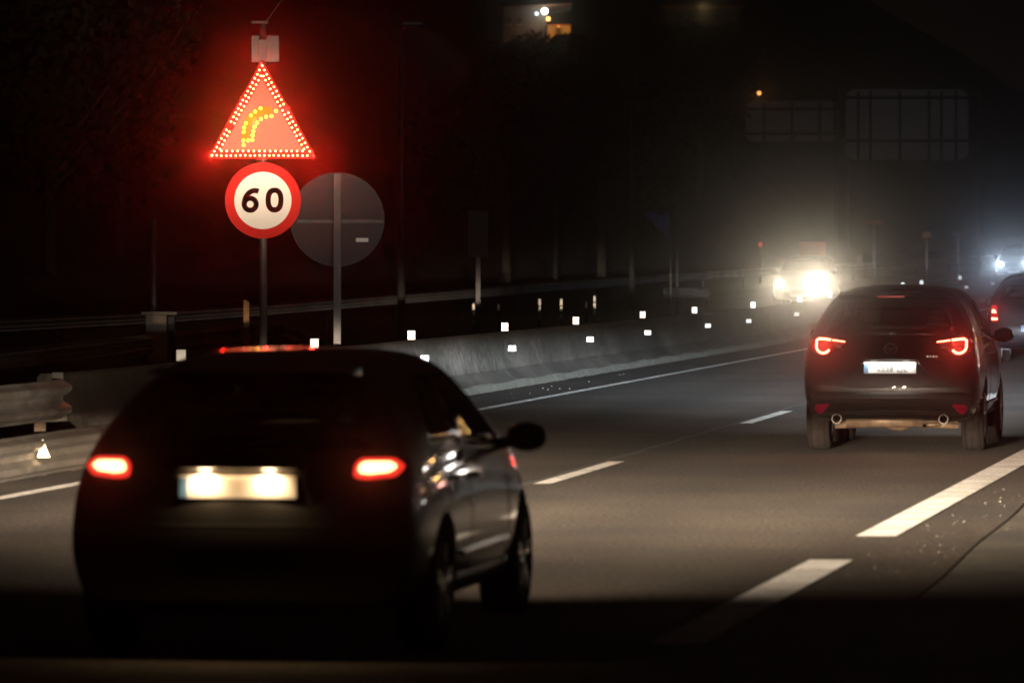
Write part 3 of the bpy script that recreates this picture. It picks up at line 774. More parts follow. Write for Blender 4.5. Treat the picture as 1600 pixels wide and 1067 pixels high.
def patch(bvh, poly, view, out=.006, th=.004, cell=.05, far=3.0, flat=None):
    """a sheet shaped by a 2-D outline, laid on the body. view: 'rear' (x,z), 'front', 'right'/'left' (y,z), 'top' (x,y)"""
    dens = []
    m = len(poly)
    for i in range(m):
        a, b = Vector(poly[i]), Vector(poly[(i+1) % m]); k = max(1, int((b-a).length/cell))
        for j in range(k): dens.append(a.lerp(b, j/k))
    nb = len(dens); pts = list(dens)
    xs = [p[0] for p in poly]; ys_ = [p[1] for p in poly]
    x = min(xs)+cell*.6
    while x < max(xs):
        y = min(ys_)+cell*.6
        while y < max(ys_):
            if in_poly((x, y), poly) and min((Vector((x, y))-d).length for d in dens) > cell*.4: pts.append(Vector((x, y)))
            y += cell
        x += cell
    r = delaunay_2d_cdt(pts, [(i, (i+1) % nb) for i in range(nb)], [], 1, 1e-6)
    V, F = r[0], r[2]; bm = NB(); A, B = [], []; last = None
    spec = {'rear': (Vector((0, -far, 0)), Vector((0, 1, 0))), 'front': (Vector((0, 12, 0)), Vector((0, -1, 0))), 'right': (Vector((far, 0, 0)), Vector((-1, 0, 0))),
            'left': (Vector((-far, 0, 0)), Vector((1, 0, 0))), 'top': (Vector((0, 0, far)), Vector((0, 0, -1)))}[view]
    for v in V:
        if view in ('rear', 'front'): o = Vector((v[0], spec[0].y, v[1]))
        elif view == 'top': o = Vector((v[0], v[1], far))
        else: o = Vector((spec[0].x, v[0], v[1]))
        h = bvh.ray_cast(o, spec[1])
        if h[0] is None:
            h = bvh.find_nearest(o+spec[1]*(far if last is None else (last-o).dot(spec[1])))
        p = h[0]; n = h[1]
        if n.dot(spec[1]) > 0: n = -n
        last = p
        if flat is not None: p = p.copy(); p.y = flat; n = -spec[1]
        A.append(bm.verts.new(p+n*out)); B.append(bm.verts.new(p+n*(out-th)))
    for f in F:
        try:
            bm.faces.new([A[i] for i in f]); bm.faces.new([B[i] for i in f][::-1])
        except ValueError: pass
    ed = {}
    for f in F:
        for i in range(len(f)):
            a, b = f[i], f[(i+1) % len(f)]; ed[(a, b)] = 1
    for (a, b) in ed:
        if (b, a) not in ed:
            try: bm.faces.new((A[b], A[a], B[a], B[b]))
            except ValueError: pass
    bmesh.ops.recalc_face_normals(bm, faces=bm.faces)
    return bm
def mir(poly): return [(-a, b) for a, b in poly][::-1]

def wheel(parent, x, y, r, wd, side, rear=True):
    e = bpy.data.objects.new('wheel', None); C.objects.link(e); e.parent = parent; e.location = (x, y, r)
    # tyre: lathe
    prof_ = [(r*.66, -wd/2+.01), (r*.80, -wd/2-.002), (r*.93, -wd/2+.004), (r*.985, -wd/2+.025), (r, -wd/2+.05)]
    for g in (-.3, 0, .3): prof_ += [(r, wd*g-.008), (r-.007, wd*g-.004), (r-.007, wd*g+.004), (r, wd*g+.008)]
    prof_ += [(r, wd/2-.05), (r*.985, wd/2-.025), (r*.93, wd/2-.004), (r*.80, wd/2+.002), (r*.66, wd/2-.01)]
    bm = NB(); n = 48; rows_ = []
    for k in range(n):
        a = 2*math.pi*k/n; rows_.append([bm.verts.new((h, q*math.cos(a), q*math.sin(a))) for q, h in prof_])
    for k in range(n):
        A, B = rows_[k], rows_[(k+1) % n]
        for j in range(len(prof_)-1): bm.faces.new((A[j], A[j+1], B[j+1], B[j]))
    bmesh.ops.recalc_face_normals(bm, faces=bm.faces); put('tyre', bm, M['rubber'], e, smooth=True)
    bm = NB(); rr = r*.67; s = side
    for (a0, a1, ra, rb) in ((-.5, .46, rr*.95, rr), (.40, .50, rr, rr*.96)):
        tube(bm, (s*wd*a0, 0, 0), (s*wd*a1, 0, 0), ra, rb, 40, cap=False)
    for k in range(5):
        a = 2*math.pi*k/5+.3; ca, sa = math.cos(a), math.sin(a)
        for da in (-.13, .13):
            a2 = a+da; tube(bm, (s*wd*.40, .05*math.cos(a), .05*math.sin(a)), (s*wd*.43, rr*.96*math.cos(a2), rr*.96*math.sin(a2)), .022, .016, 6)
    tube(bm, (s*wd*.30, 0, 0), (s*wd*.45, 0, 0), .06, .045, 16)
    put('rim', bm, M['rim'], e, smooth=False)
    bm = NB(); tube(bm, (s*wd*.1, 0, 0), (s*wd*.16, 0, 0), rr*.72, rr*.72, 24); put('brake_disc', bm, M['post_steel'], e)
    return e

def build_car(cfg):
    root = empty(cfg['name'], cfg['loc'], cfg['rot'], cfg['label'], cfg['cat'])
    cage = put('cage', body_cage(cfg['rows']), cfg['paint'])
    md = cage.modifiers.new('s', 'SUBSURF'); md.levels = 3; md.render_levels = 3
    outer = eval_mesh(cage)
    bm = NB(); bm.from_mesh(outer); bvh = BVHTree.FromBMesh(bm); bm.free()
    cage.data = outer; cage.modifiers.clear()
    # hollow shell, wheel arches and window openings
    md = cage.modifiers.new('sol', 'SOLIDIFY'); md.thickness = .03; md.offset = -1
    cut = NB()
    for y in (cfg['wr'], cfg['wf']):
        for s in (-1, 1):
            tube(cut, (s*.50, y, cfg['r']+.0), (s*1.2, y, cfg['r']), cfg['r']+.05, seg=40)
    for op in cfg['openings']:
        a = {'rear': ('y', -.6, cfg['rear_depth']), 'front': ('y', cfg['front_depth'], cfg['L']+1), 'right': ('x', .35, 1.3), 'left': ('x', -1.3, -.35)}[op[0]]
        prism(cut, roundpoly(op[1], .04), a[0], a[1], a[2])
    co = put('cut', cut, M['interior'])
    md = cage.modifiers.new('b', 'BOOLEAN'); md.operation = 'DIFFERENCE'; md.object = co; md.solver = 'EXACT'; md.use_self = True
    me = eval_mesh(cage)
    if len(me.polygons) < 500: print('BOOLEAN FAILED', cfg['name'], len(me.polygons))
    cage.modifiers.clear(); cage.data = me; cage.name = 'body'; me.name = 'body'; cage.parent = root
    for p in me.polygons: p.use_smooth = True
    me.materials.clear(); me.materials.append(cfg['paint'])
    bpy.data.objects.remove(co)
    try: me.set_sharp_from_angle(angle=R(35))
    except Exception: pass
    body = cage
    # arch liners and floor pan
    for y in (cfg['wr'], cfg['wf']):
        for s in (-1, 1):
            bm = NB(); tube(bm, (s*.50, y, cfg['r']), (s*(cfg['W']-.07), y, cfg['r']), cfg['r']+.055, seg=32, cap=False)
            bmesh.ops.delete(bm, geom=[v for v in bm.verts if v.co.z < cfg['rows'][0]['z'][0]+.03], context='VERTS')
            box(bm, s*.50-.01, s*.50+.01, y-.38, y+.38, .3, cfg['r']+.33); put('wheel_arch', bm, M['interior'], root)
    for y in (cfg['wr'], cfg['wf']):
        for s in (-1, 1): wheel(root, s*(cfg['W']-.125), y, cfg['r'], cfg.get('ww', .21), s)
    # glass
    for op in cfg['openings']:
        nm = {'rear': 'rear_window', 'front': 'windscreen', 'right': 'side_window', 'left': 'side_window'}[op[0]]
        put(nm, patch(bvh, roundpoly([tuple(q) for q in op[1]], .04), op[0], -.004, .004, .12), op[2], root, smooth=True)
    # interior
    bm = NB(); box(bm, -cfg['W']+.16, cfg['W']-.16, .35, cfg['L']-1.1, .42, .5); put('floor_pan', bm, M['interior'], root)
    for (sxx, sy, top) in cfg['seats']:
        bm = NB(); box(bm, sxx-.24, sxx+.24, sy, sy+.14, .55, top-.2, .05); box(bm, sxx-.13, sxx+.13, sy-.0, sy+.09, top-.17, top, .04)
        tube(bm, (sxx-.05, sy+.05, top-.25), (sxx-.05, sy+.05, top-.1), .008, seg=6); tube(bm, (sxx+.05, sy+.05, top-.25), (sxx+.05, sy+.05, top-.1), .008, seg=6)
        put('seat', bm, M['interior'], root, smooth=False)
    bm = NB(); box(bm, -cfg['W']+.2, cfg['W']-.2, cfg['L']-1.55, cfg['L']-1.2, .7, cfg['dash'], .05); put('dashboard', bm, M['interior'], root)
    # mirrors
    for s in (-1, 1):
        mx, my, mz = cfg['mirror']
        bm = NB(); r_ = bmesh.ops.create_uvsphere(bm, u_segments=16, v_segments=10, radius=1, matrix=Matrix.Translation((s*mx, my, mz)) @ Matrix.Diagonal((.11, .08, .08, 1)))
        mo = put('mirror', bm, cfg['paint'], root, smooth=True)
        bm = NB(); tube(bm, (s*(mx-.22), my+.03, mz-.05), (s*(mx-.05), my, mz-.02), .03, .035, 10); put('mirror_arm', bm, M['plastic'], mo, smooth=True)
        bm = NB(); box(bm, s*mx-.085, s*mx+.085, my-.083, my-.077, mz-.05, mz+.05, .004); put('mirror_glass', bm, M['mirror'], mo)
    # door shut lines, sills and handles
    for s, vw in ((1, 'right'), (-1, 'left')):
        for ln in cfg['shut']:
            pl = []
            for (y, z) in ln: pl.append((y, z))
            for (y, z) in ln[::-1]: pl.append((y+.012, z))
            put('door_gap', patch(bvh, pl, vw, .002, .003, .05), M['interior'], root)
        for (y, z) in cfg['handles']:
            bm = NB(); h = bvh.ray_cast(Vector((s*3, y, z)), Vector((-s, 0, 0))); x = h[0].x if h[0] is not None else s*cfg['W']
            box(bm, x-.008 if s > 0 else x-.035, x+.035 if s > 0 else x+.008, y-.09, y+.09, z-.014, z+.014, .008); put('door_handle', bm, cfg['paint'], root, smooth=True)
        put('belt_trim', patch(bvh, [(cfg['wr']+.05, cfg['belt'][0]), (cfg['wf']-.75, cfg['belt'][1]), (cfg['wf']-.75, cfg['belt'][1]+.014), (cfg['wr']+.05, cfg['belt'][0]+.014)], vw, .008, .008, .08), M['trim'], root, smooth=True)  # trim strip added to catch highlight streaks
        put('door_moulding', patch(bvh, [(cfg['wr']+cfg['r']+.14, .45), (cfg['wf']-cfg['r']-.14, .45), (cfg['wf']-cfg['r']-.14, .475), (cfg['wr']+cfg['r']+.14, .475)], vw, .014, .014, .08), M['trim'], root, smooth=True)
        put('sill', patch(bvh, [(cfg['wr']+cfg['r']+.1, .27), (cfg['wf']-cfg['r']-.1, .27), (cfg['wf']-cfg['r']-.1, .36), (cfg['wr']+cfg['r']+.1, .36)], vw, .008, .01, .1), M['plastic'], root, smooth=True)
    # head lamps
    hx, hz_, hw, hh = cfg['head']
    for s in (-1, 1):
        hp = [(s*(hx-hw), hz_-hh), (s*(hx+hw), hz_-hh*.4), (s*(hx+hw*1.05), hz_+hh*1.1), (s*(hx-hw), hz_+hh*.5)]
        hl = put('headlight', patch(bvh, roundpoly(hp, .03), 'front', .008, .006, .05), cfg.get('head_mat', M['lens_clear']), root, smooth=True)
        if cfg.get('beam'):
            yy = cfg['L']+.12
            beam_lamp('headlight_lamp', hl, (s*hx, yy, hz_), fwd=1, **cfg['beam'][0 if s > 0 else 1])
    return root, bvh, body

def mk(y, z, w, cr=.03, bulge=.07): return dict(y=y, z=z, w=w, cr=cr, bulge=bulge, ed=.008 if cr < .015 else .03)
YAW = -math.atan(.150)

# ---- near hatchback
near = dict(name='hatchback_car', label='black hatchback nearest the camera, glowing tail lights and lit number plate', cat='car',
    loc=(P(372, 0, 26.6).x, 26.55, 0), rot=YAW, paint=M['paint_black'], belt=(1.01, .955), L=4.15, W=.885, r=.325, wr=.78, wf=3.33, dash=.98,
    rows=[mk((.10, .02, .14, .50), (.24, .56, .98, 1.40), (.76, .83, .80, .50), .004, .10),
          mk((.20, .14, .28, .62), (.21, .55, .99, 1.43), (.80, .875, .835, .485), .012),
          mk((.75, .75, .85, 1.0), (.20, .55, 1.0, 1.475), (.82, .885, .855, .535), .012),
          mk((1.5, 1.5, 1.5, 1.55), (.20, .55, .985, 1.50), (.82, .885, .86, .57), .012),
          mk((2.2, 2.2, 2.15, 2.15), (.20, .55, .965, 1.485), (.82, .88, .86, .575), .02),
          mk((2.8, 2.8, 2.75, 2.55), (.20, .54, .95, 1.42), (.82, .88, .85, .55), .03),
          mk((3.2, 3.2, 3.2, 3.12), (.20, .53, .91, 1.10), (.81, .875, .84, .64), .03),
          mk((3.7, 3.75, 3.7, 3.55), (.20, .50, .82, .96), (.79, .86, .80, .62), .03),
          mk((4.0, 4.08, 4.0, 3.88), (.22, .48, .72, .84), (.70, .74, .70, .55), .02, .10)],
    rear_depth=.95, front_depth=2.2,
    openings=[('rear', [(-.62, 1.03), (.62, 1.03), (.45, 1.335), (-.45, 1.335)], M['glass_dark']),
              ('front', [(-.66, 1.06), (.66, 1.06), (.52, 1.38), (-.52, 1.38)], M['glass']),
              ('right', [(.72, 1.045), (1.50, 1.02), (1.50, 1.37), (1.12, 1.36)], M['glass_dark']),
              ('right', [(1.58, 1.02), (2.72, .985), (2.50, 1.27), (2.18, 1.365), (1.58, 1.375)], M['glass_dark']),
              ('left', [(.72, 1.045), (1.50, 1.02), (1.50, 1.37), (1.12, 1.36)], M['glass_dark']),
              ('left', [(1.58, 1.02), (2.72, .985), (2.50, 1.27), (2.18, 1.365), (1.58, 1.375)], M['glass_dark'])],
    seats=[(-.38, 1.7, 1.26), (.38, 1.7, 1.24), (-.38, .8, 1.10), (.38, .8, 1.10)],
    mirror=(.985, 2.62, 1.01), shut=[[(1.54, .33), (1.54, .7), (1.54, 1.0)], [(2.75, .33), (2.78, .6), (2.74, .95)], [(1.02, .75), (.80, .9), (.78, 1.02)]],
    handles=[(1.12, .86), (1.72, .85)], head=(.60, .68, .14, .07),
    beam=[dict(power=150000, spill=1000, color=(1, .79, .58), pitch=-1.1, e0=.04, pw=3.3, edge=.008, az=.52, toe=0, lobe=((-.212, .074, .032, .026, 60000), (-.125, .003, .06, .005, 130000), (-.37, .01, .10, .03, 9000)))]*2)
root, bvh, body = build_car(near)
root.scale = (1.02, 1.055, .985)
def lamp_cluster(root, bvh, poly, core, corem, rimm, view='rear'):
    t = put('tail_light', patch(bvh, roundpoly(poly, .02), view, .010, .012, .04), rimm, root, smooth=True)
    put('lamp_core', patch(bvh, roundpoly(core, .015), view, .014, .003, .03), corem, t, smooth=True)
    return t
tl = [(.54, .895), (.60, .885), (.735, .90), (.77, .945), (.72, .985), (.57, .985), (.54, .955)]
tc_ = [(.562, .915), (.61, .908), (.705, .918), (.735, .945), (.70, .965), (.585, .965), (.562, .948)]
for s in (1, -1):
    a = tl if s > 0 else mir(tl); b = tc_ if s > 0 else mir(tc_)
    t = lamp_cluster(root, bvh, a, b, M['tail_glow_wide'], M['tail_rim'])
    spot('tail_lamp', t, (s*.64, -.06, .94), (R(90+4), 0, math.pi), 1.5, (1, .03, .015), 120, 1, .05)
# number plate in its lit recess
def plate(root, y, z, xc, w_=.52, h_=.11, txt=None, tilt=0):
    bm = NB(); box(bm, xc-w_/2, xc+w_/2, y-.012, y, z-h_/2, z+h_/2, .004); p = put('number_plate', bm, M['plate'], root)
    bm = NB(); box(bm, xc-w_/2+.006, xc-w_/2+.045, y-.0145, y-.0125, z-h_/2+.006, z+h_/2-.006); put('country_band', bm, M['plate_blue'], p)
    if txt: text_mesh(txt, .098, M['plate_ink'], p, 'characters', (xc+.02, y-.0155, z), 0, 1.12, .001, .78)
    return p
h = bvh.ray_cast(Vector((0, -3, .84)), Vector((0, 1, 0))); y0 = h[0].y
bm = NB(); prism(bm, roundpoly([(-.36, .755), (.36, .755), (.31, .955), (-.31, .955)], .03), 'y', y0-.012, y0+.06); put('plate_recess', bm, M['plastic'], root)
bm = NB(); box(bm, -.34, .34, y0-.075, y0+.02, .938, .962, .01); put('tailgate_grip', bm, M['paint_black'], root)
plate(root, y0-.013, .848, 0, .57)
for s in (-1, 1):
    bm = NB(); box(bm, s*.155-.03, s*.155+.03, y0-.055, y0-.03, .932, .9375, .002); pl = put('plate_lamp', bm, emis('plate_lamp', (1, .75, .42), 5), root)
    strip_light('plate_light', pl, (s*.13, y0-.05, .930), 22, .24, .28, (1, .58, .26))
    spot('plate_light', pl, (s*.155, y0-.05, .925), (R(20), 0, 0), 8, (1, .64, .32), 150, .9, .01)
# bumper ledge, lower bumper, wiper, spoiler, badge
put('tailgate_gap', patch(bvh, [(-.62, .66), (.62, .66), (.62, .668), (-.62, .668)], 'rear', .002, .003, .05), M['interior'], root)
for s in (-1, 1):
    q = [(s*.62, .66), (s*.628, .66), (s*.50, .90), (s*.492, .90)]
    q2 = [(.40, .685), (.66, .70), (.66, .725), (.40, .71)]
bm = NB(); prism(bm, [(.50, 1.425), (.30, 1.405), (.30, 1.392), (.52, 1.385)], 'x', -.50, .50); put('spoiler', bm, M['paint_black'], root)
bm = NB(); tube(bm, (0, .13, 1.05), (.38, .17, 1.08), .010, .006, 8); put('wiper', bm, M['plastic'], root)
bm = NB(); tube(bm, (0, 1.0, 1.50), (0, .88, 1.62), .008, .004, 6); put('aerial', bm, M['plastic'], root)
bm = NB(); box(bm, -.62, .62, .35, 1.2, .24, .30, .03); put('underbody', bm, M['muffler'], root)

# ---- dark SUV
suv = dict(name='suv_car', label='black sport utility car ahead with hook shaped tail lights and twin exhausts', cat='car',
    loc=(P(1391, 0, 54.6).x, 54.6, 0), rot=YAW, paint=M['paint_dark'], belt=(1.155, 1.085), L=4.5, W=.90, r=.35, wr=.85, wf=3.55, dash=1.12, ww=.225,
    rows=[mk((.10, .02, .12, .50), (.36, .66, 1.10, 1.545), (.78, .86, .83, .52), .04, .09),
          mk((.20, .14, .26, .60), (.30, .66, 1.12, 1.575), (.83, .90, .87, .57), .04),
          mk((.85, .85, .85, 1.0), (.26, .66, 1.13, 1.615), (.85, .91, .885, .61), .04),
          mk((1.6, 1.6, 1.6, 1.6), (.26, .66, 1.11, 1.64), (.85, .905, .885, .63), .035),
          mk((2.35, 2.35, 2.3, 2.3), (.26, .66, 1.08, 1.625), (.85, .90, .88, .625), .03),
          mk((2.95, 2.95, 2.9, 2.7), (.26, .65, 1.06, 1.56), (.85, .90, .87, .60), .03),
          mk((3.4, 3.4, 3.4, 3.30), (.26, .64, 1.04, 1.20), (.84, .90, .86, .66), .03),
          mk((3.95, 4.0, 3.95, 3.85), (.27, .60, .95, 1.08), (.82, .88, .83, .64), .03),
          mk((4.32, 4.4, 4.35, 4.22), (.30, .56, .84, .96), (.72, .76, .72, .58), .02, .10)],
    rear_depth=1.0, front_depth=2.35,
    openings=[('rear', [(-.66, 1.165), (.66, 1.165), (.53, 1.43), (-.53, 1.43)], M['glass']),
              ('front', [(-.68, 1.16), (.68, 1.16), (.54, 1.53), (-.54, 1.53)], M['glass']),
              ('right', [(.85, 1.20), (1.66, 1.16), (1.66, 1.49), (1.25, 1.48)], M['glass_dark']),
              ('right', [(1.74, 1.155), (2.88, 1.10), (2.65, 1.40), (2.3, 1.485), (1.74, 1.50)], M['glass_dark']),
              ('left', [(.85, 1.20), (1.66, 1.16), (1.66, 1.49), (1.25, 1.48)], M['glass_dark']),
              ('left', [(1.74, 1.155), (2.88, 1.10), (2.65, 1.40), (2.3, 1.485), (1.74, 1.50)], M['glass_dark'])],
    seats=[(-.37, 1.85, 1.41), (.37, 1.85, 1.39), (-.40, .95, 1.27), (.40, .95, 1.27)],
    mirror=(.955, 2.8, 1.13), shut=[[(1.70, .42), (1.70, .8), (1.70, 1.12)], [(2.92, .42), (2.95, .7), (2.90, 1.06)], [(1.15, .85), (.92, 1.0), (.90, 1.12)]],
    handles=[(1.25, .99), (1.9, .97)], head=(.62, .80, .14, .06),
    beam=[dict(power=270000, spill=1000, color=(.80, .90, 1.0), pitch=-.6, e0=.035, pw=3.0, edge=.008, az=.34, lobe=((-.10, .004, .045, .005, 300000), (-.07, .038, .07, .02, 6500)))]*2)
root, bvh, body = build_car(suv)
def arc(cx, cz, r, a0, a1, n=14): return [(cx+r*math.cos(R(a0+(a1-a0)*k/n)), cz+r*math.sin(R(a0+(a1-a0)*k/n))) for k in range(n+1)]
def bandpoly(path, w_):
    A, B = [], []; n = len(path)
    for i, p in enumerate(path):
        d = Vector(path[min(i+1, n-1)])-Vector(path[max(i-1, 0)]); d.normalize(); nr = Vector((-d.y, d.x))*w_/2
        A.append((p[0]+nr.x, p[1]+nr.y)); B.append((p[0]-nr.x, p[1]-nr.y))
    return A+B[::-1]
hookp = [(.60, 1.108), (.66, 1.116), (.72, 1.12), (.742, 1.10)]+arc(.672, 1.05, .070, 15, -150, 12)
for s in (1, -1):
    f = (lambda q: q) if s > 0 else mir
    hous = [(.44, 1.082), (.46, 1.105), (.60, 1.128), (.80, 1.135), (.80, 1.02), (.72, .965), (.62, .965), (.56, 1.03)]
    t = put('tail_light', patch(bvh, f(roundpoly(hous, .02)), 'rear', .010, .012, .04), M['lens_red'], root, smooth=True)
    put('lamp_core', patch(bvh, f(bandpoly(hookp, .022)), 'rear', .016, .004, .03), M['tail_glow'], t)
    put('light_bar', patch(bvh, f([(.455, 1.085), (.585, 1.100), (.585, 1.114), (.455, 1.096)]), 'rear', .016, .004, .03), M['tail_glow'], t)
    put('reversing_lens', patch(bvh, f(roundpoly([(.49, 1.03), (.55, 1.035), (.55, 1.065), (.50, 1.06)], .01)), 'rear', .012, .004, .03), M['lens_clear'], t)
    spot('tail_lamp', t, (s*.66, -.10, 1.05), (R(90-5), 0, math.pi), 18, (1, .05, .03), 165, 1, .05)
    put('fog_reflector', patch(bvh, f(roundpoly([(.60, .475), (.62, .49), (.745, .48), (.76, .43), (.72, .385), (.67, .40)], .02)), 'rear', .012, .008, .04), M['fog_red'], root, smooth=True)
    bm = NB(); x = s*.53; tube(bm, (x, -.04, .335), (x, .25, .335), .05, .05, 24, cap=False); tube(bm, (x, -.04, .335), (x, .25, .335), .040, .040, 24, cap=False)
    n0 = 24
    for k in range(n0):
        a, b = 2*math.pi*k/n0, 2*math.pi*(k+1)/n0
        bm.faces.new([bm.verts.new((x+q*math.cos(c), -.04, .335+q*math.sin(c))) for q, c in ((.05, a), (.05, b), (.040, b), (.040, a))])
    put('exhaust_pipe', bm, M['exhaust'], root, smooth=False)
    put('crease_trim', patch(bvh, f([(.255, .905), (.262, .915), (.42, .765), (.41, .755)]), 'rear', .006, .006, .05), M['paint_dark'], root, smooth=True)
    put('tailgate_gap', patch(bvh, f(bandpoly([(.60, .95), (.615, .84), (.60, .74), (.55, .68), (.42, .655), (.2, .645), (0, .642)], .008)), 'rear', .002, .003, .04), M['interior'], root)
bumper = [(-.86, .37), (.86, .37), (.88, .56), (.70, .60), (-.70, .60), (-.88, .56)]
put('rear_bumper', patch(bvh, roundpoly(bumper, .03), 'rear', .008, .012, .06), M['plastic_band'], root, smooth=True)
for z in (.54, .475, .42):
    bm = patch(bvh, roundpoly([(-.50, z-.008), (.50, z-.008), (.52, z+.010), (-.52, z+.010)], .006), 'rear', .022, .014, .08); put('bumper_ridge', bm, M['plastic_band'], root, smooth=True)
h = bvh.ray_cast(Vector((0, -3, .84)), Vector((0, 1, 0))); y0 = h[0].y
plate(root, y0-.012, .84, -.0, txt='0538 LJL')
bm = NB(); box(bm, -.27, .27, y0-.05, y0+.02, .915, .945, .012); put('plate_hood', bm, M['paint_dark'], root, smooth=True)
for s in (-1, 1):
    bm = NB(); box(bm, s*.16-.03, s*.16+.03, y0-.035, y0-.02, .912, .9148, .001); pl = put('plate_lamp', bm, emis('suv_plate_lamp', (1, .85, .6), 1), root)
    strip_light('plate_light', pl, (s*.13, y0-.052, .9105), 18, .24, .9, (1, .92, .80))
# winged oval badge
h = bvh.ray_cast(Vector((0, -3, 1.03)), Vector((0, 1, 0))); yb = h[0].y
bm = NB(); n0 = 32
for k in range(n0):
    a, b = 2*math.pi*k/n0, 2*math.pi*(k+1)/n0
    tube(bm, (.062*math.cos(a), yb-.012, 1.03+.05*math.sin(a)), (.062*math.cos(b), yb-.012, 1.03+.05*math.sin(b)), .006, .006, 6)
for s in (-1, 1): 
    tube(bm, (0, yb-.012, 1.012), (s*.03, yb-.012, 1.036), .006, .005, 6); tube(bm, (s*.03, yb-.012, 1.036), (s*.056, yb-.012, 1.046), .005, .003, 6)
put('badge', bm, M['chrome'], root, smooth=True)
for k, wq in enumerate((.018, .010, .018, .014)):
    bm = NB(); x = .36+.03*k; h = bvh.ray_cast(Vector((x, -3, .955)), Vector((0, 1, 0))); box(bm, x, x+wq, h[0].y-.008, h[0].y, .945, .965, .002); put('model_lettering', bm, M['chrome'], root)
bm = NB(); prism(bm, [(.52, 1.59), (.28, 1.560), (.27, 1.54), (.50, 1.51), (.56, 1.52)], 'x', -.54, .54); put('spoiler', bm, M['paint_dark'], root)
bm = NB(); box(bm, -.15, .12, .262, .275, 1.535, 1.553, .002); put('brake_light', bm, M['brake_dim'], root)
bm = NB(); tube(bm, (0, .10, 1.16), (.36, .14, 1.20), .010, .006, 8); put('wiper', bm, M['plastic'], root)
# running gear seen beneath the bumper
bm = NB()
tube(bm, (-.46, .30, .31), (.30, .30, .31), .07, .07, 16); tube(bm, (.30, .30, .31), (.52, .30, .33), .04, .04, 12)
tube(bm, (-.62, .85, .27), (.62, .85, .27), .035, .035, 10)
for s in (-1, 1): 
    tube(bm, (s*.62, .80, .24), (s*.15, .78, .27), .03, .04, 8)
    bmesh.ops.create_uvsphere(bm, u_segments=12, v_segments=8, radius=1, matrix=Matrix.Translation((s*.30, .8, .26)) @ Matrix.Diagonal((.18, .12, .04, 1)))
bmesh.ops.create_uvsphere(bm, u_segments=14, v_segments=10, radius=1, matrix=Matrix.Translation((.02, .8, .25)) @ Matrix.Diagonal((.13, .13, .06, 1)))
put('rear_axle', bm, M['muffler'], root, smooth=True)
bm = NB(); box(bm, -.55, .55, .14, .18, .345, .372, .005); put('heat_shield', bm, M['muffler'], root)

# ---- third car: left part shows at the right edge
third = dict(suv); third.update(name='people_carrier', label='dark car at the right edge beyond the sport utility car, one tail light in view', cat='car', loc=(9.33, 98, -.0), paint=M['paint_blue'], wf=3.5,
    beam=None)
root, bvh, body = build_car(third)
for s in (-1, 1):
    f = (lambda q: q) if s > 0 else mir
    t = put('tail_light', patch(bvh, f(roundpoly([(.66, .77), (.80, .77), (.80, 1.07), (.70, 1.07), (.68, .91)], .03)), 'rear', .010, .012, .05), M['lens_red'], root)
    put('lamp_core', patch(bvh, f(roundpoly([(.68, .805), (.79, .805), (.79, .855), (.68, .845)], .015)), 'rear', .014, .004, .03), M['tail_glow'], t)
    put('lamp_core', patch(bvh, f(roundpoly([(.70, .93), (.79, .93), (.78, 1.0), (.73, .99)], .015)), 'rear', .014, .004, .03), M['tail_glow'], t)
    spot('tail_lamp', t, (s*.72, -.10, 1.0), (R(90), 0, math.pi), 8, (1, .05, .03), 165, 1, .05)
h = bvh.ray_cast(Vector((0, -3, .66)), Vector((0, 1, 0)))
plate(root, h[0].y-.012, .66, 0)

# ---- oncoming cars on the other carriageway
def oncoming(D, px, label, lamps, color, paint, gz, hs):
    on = dict(suv); x = P(px, 0, D).x
    on.update(name='oncoming_car', label=label, cat='car', loc=(x, D, gz), rot=math.pi-math.atan(SL(D)), paint=paint, wf=3.5,
        head=(hs, .78, .13, .10), head_mat=emis('head_glow', color, 14), beam=None)
    a_ = math.atan(SL(D)); on['loc'] = (x+4.4*math.sin(a_), D+4.4*math.cos(a_), gz)
    root, bvh, body = build_car(on)
    ang = math.atan2(x, D+4.4)-math.atan(SL(D))
    for s, pw, sp, hot in lamps:
        hl = [c for c in root.children if c.name.startswith('headlight')][0 if s < 0 else 1]
        beam_lamp('headlight_lamp', hl, (s*hs, on['L']+.15, .78), pw, sp, color, pitch=-.5, e0=.05, pw=2.0, edge=.02, az=.8, rad=.08, watt=hot*10, lobe=((-ang*HS, .006, .032, .03, hot),))
    bm = NB(); box(bm, -.5, .5, 4.36, 4.5, .5, .66, .02); put('grille', bm, M['plastic'], root)
    bm = NB(); box(bm, -.26, .26, 4.5, 4.515, .38, .49, .004); put('number_plate', bm, M['plate'], root)
    return root
oncoming(172, 1248, 'oncoming car with blinding warm white headlights across the barrier', ((1, 200, 20, 110), (-1, 260, 20, 560)), (1, .85, .62), M['matte_black'], GZ(172), .58)
oncoming(238, 1584, 'distant oncoming car with bluish white headlights at the right edge', ((1, 150, 20, 110), (-1, 150, 20, 110)), (.62, .78, 1.0), M['matte_black'], GZ(238)+.02, .58)

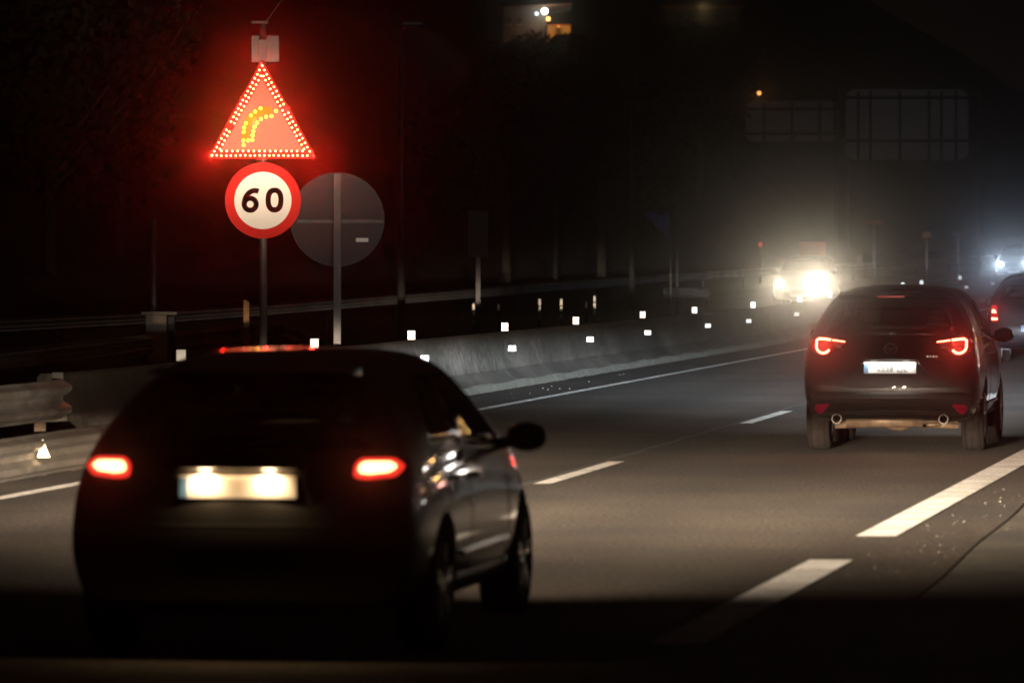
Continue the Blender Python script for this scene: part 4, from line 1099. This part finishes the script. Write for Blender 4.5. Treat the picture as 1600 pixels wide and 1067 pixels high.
# ------------------------------------------------------------------ added lamps on the right, out of view, only to be mirrored in the cars
def added_lamp(x, y, h, col, e, r, label):
    s = empty('street_lamp', (x, y, 0), 0, label, 'street lamp')  # unseen lamp, added only for its reflection in car paint
    bm = NB(); tube(bm, (0, 0, -.2), (0, 0, h), .07, .05, 12); put('pole', bm, M['post_steel'], s, smooth=True)
    bm = NB(); tube(bm, (0, 0, h-.05), (-.6, 0, h+.1), .03, .025, 8); put('arm', bm, M['post_steel'], s)
    bm = NB(); box(bm, -1.0, -.44, -.14, .14, h+.08, h+.16, .02); put('lamp_head', bm, M['post_steel'], s)
    bm = NB(); box(bm, -.98, -.46, -.12, .12, h-.10, h+.07, .02); put('added_diffuser', bm, emis('added_lamp_glow', col, e*.7), s)
for a_ in ((12.5, 64, 1.5, (1, .93, .82), 50, .4, 'added unseen low white lamp nearest the verge'), (14, 66.5, 2.4, (1, .93, .85), 60, .4, 'added unseen white lamp just behind the lowest one'),
           (13, 70, 3.4, (1, .55, .18), 50, .4, 'added unseen amber lamp over the verge'), (17, 72, 1.7, (1, .42, .34), 40, .4, 'added unseen low pinkish lamp'), (16, 78, 5.6, (1, .92, .8), 60, .4, 'added unseen tall white lamp'),
           (19, 75, 2.8, (1, .55, .16), 50, .4, 'added unseen amber lamp right of the tall white one'), (11.4, 60.5, 2.9, (1, .95, .9), 50, .4, 'added unseen white lamp closest to the motorway'), (22, 82, 6, (1, .5, .15), 60, .4, 'added unseen highest amber lamp'),
           (15.2, 61, 4.2, (1, .93, .85), 50, .4, 'added unseen white lamp opposite the second car'), (23, 70, 2.1, (1, .95, .9), 60, .4, 'added unseen white lamp on the outer side'), (31, 86, 4.5, (1, .55, .15), 60, .4, 'added unseen outermost amber lamp'),
           (20, 58, 3.5, (1, .4, .3), 40, .4, 'added unseen pink lamp on the outer side'), (26, 60, 6.5, (1, .93, .85), 50, .4, 'added unseen white lamp, tallest of the row'),
           (18, 42, 3.2, (1, .95, .88), 50, .4, 'added unseen white lamp, second nearest the camera'), (14, 33, 4.4, (1, .93, .8), 50, .4, 'added unseen white lamp nearest the camera')):
    added_lamp(*a_)

# ------------------------------------------------------------------ haze, added so that bright lamps get a glow
bm = NB(); box(bm, -260, 260, -40, 460, -1.2, 45)
hz_m = bpy.data.materials.new('haze'); hz_m.use_nodes = True; N, L = nodes(hz_m); N.remove(N['Principled BSDF'])
pv = N.new('ShaderNodeVolumePrincipled'); pv.inputs['Color'].default_value = (.95, .95, .95, 1); pv.inputs['Density'].default_value = .0012
pv.inputs['Anisotropy'].default_value = .991
L.new(pv.outputs[0], N['Material Output'].inputs['Volume'])
hz_m.cycles.volume_sampling = 'DISTANCE'
o = put('haze', bm, hz_m); o['kind'] = 'stuff'; o['label'] = 'thin haze added to glow round the lamps'; o['category'] = 'haze'
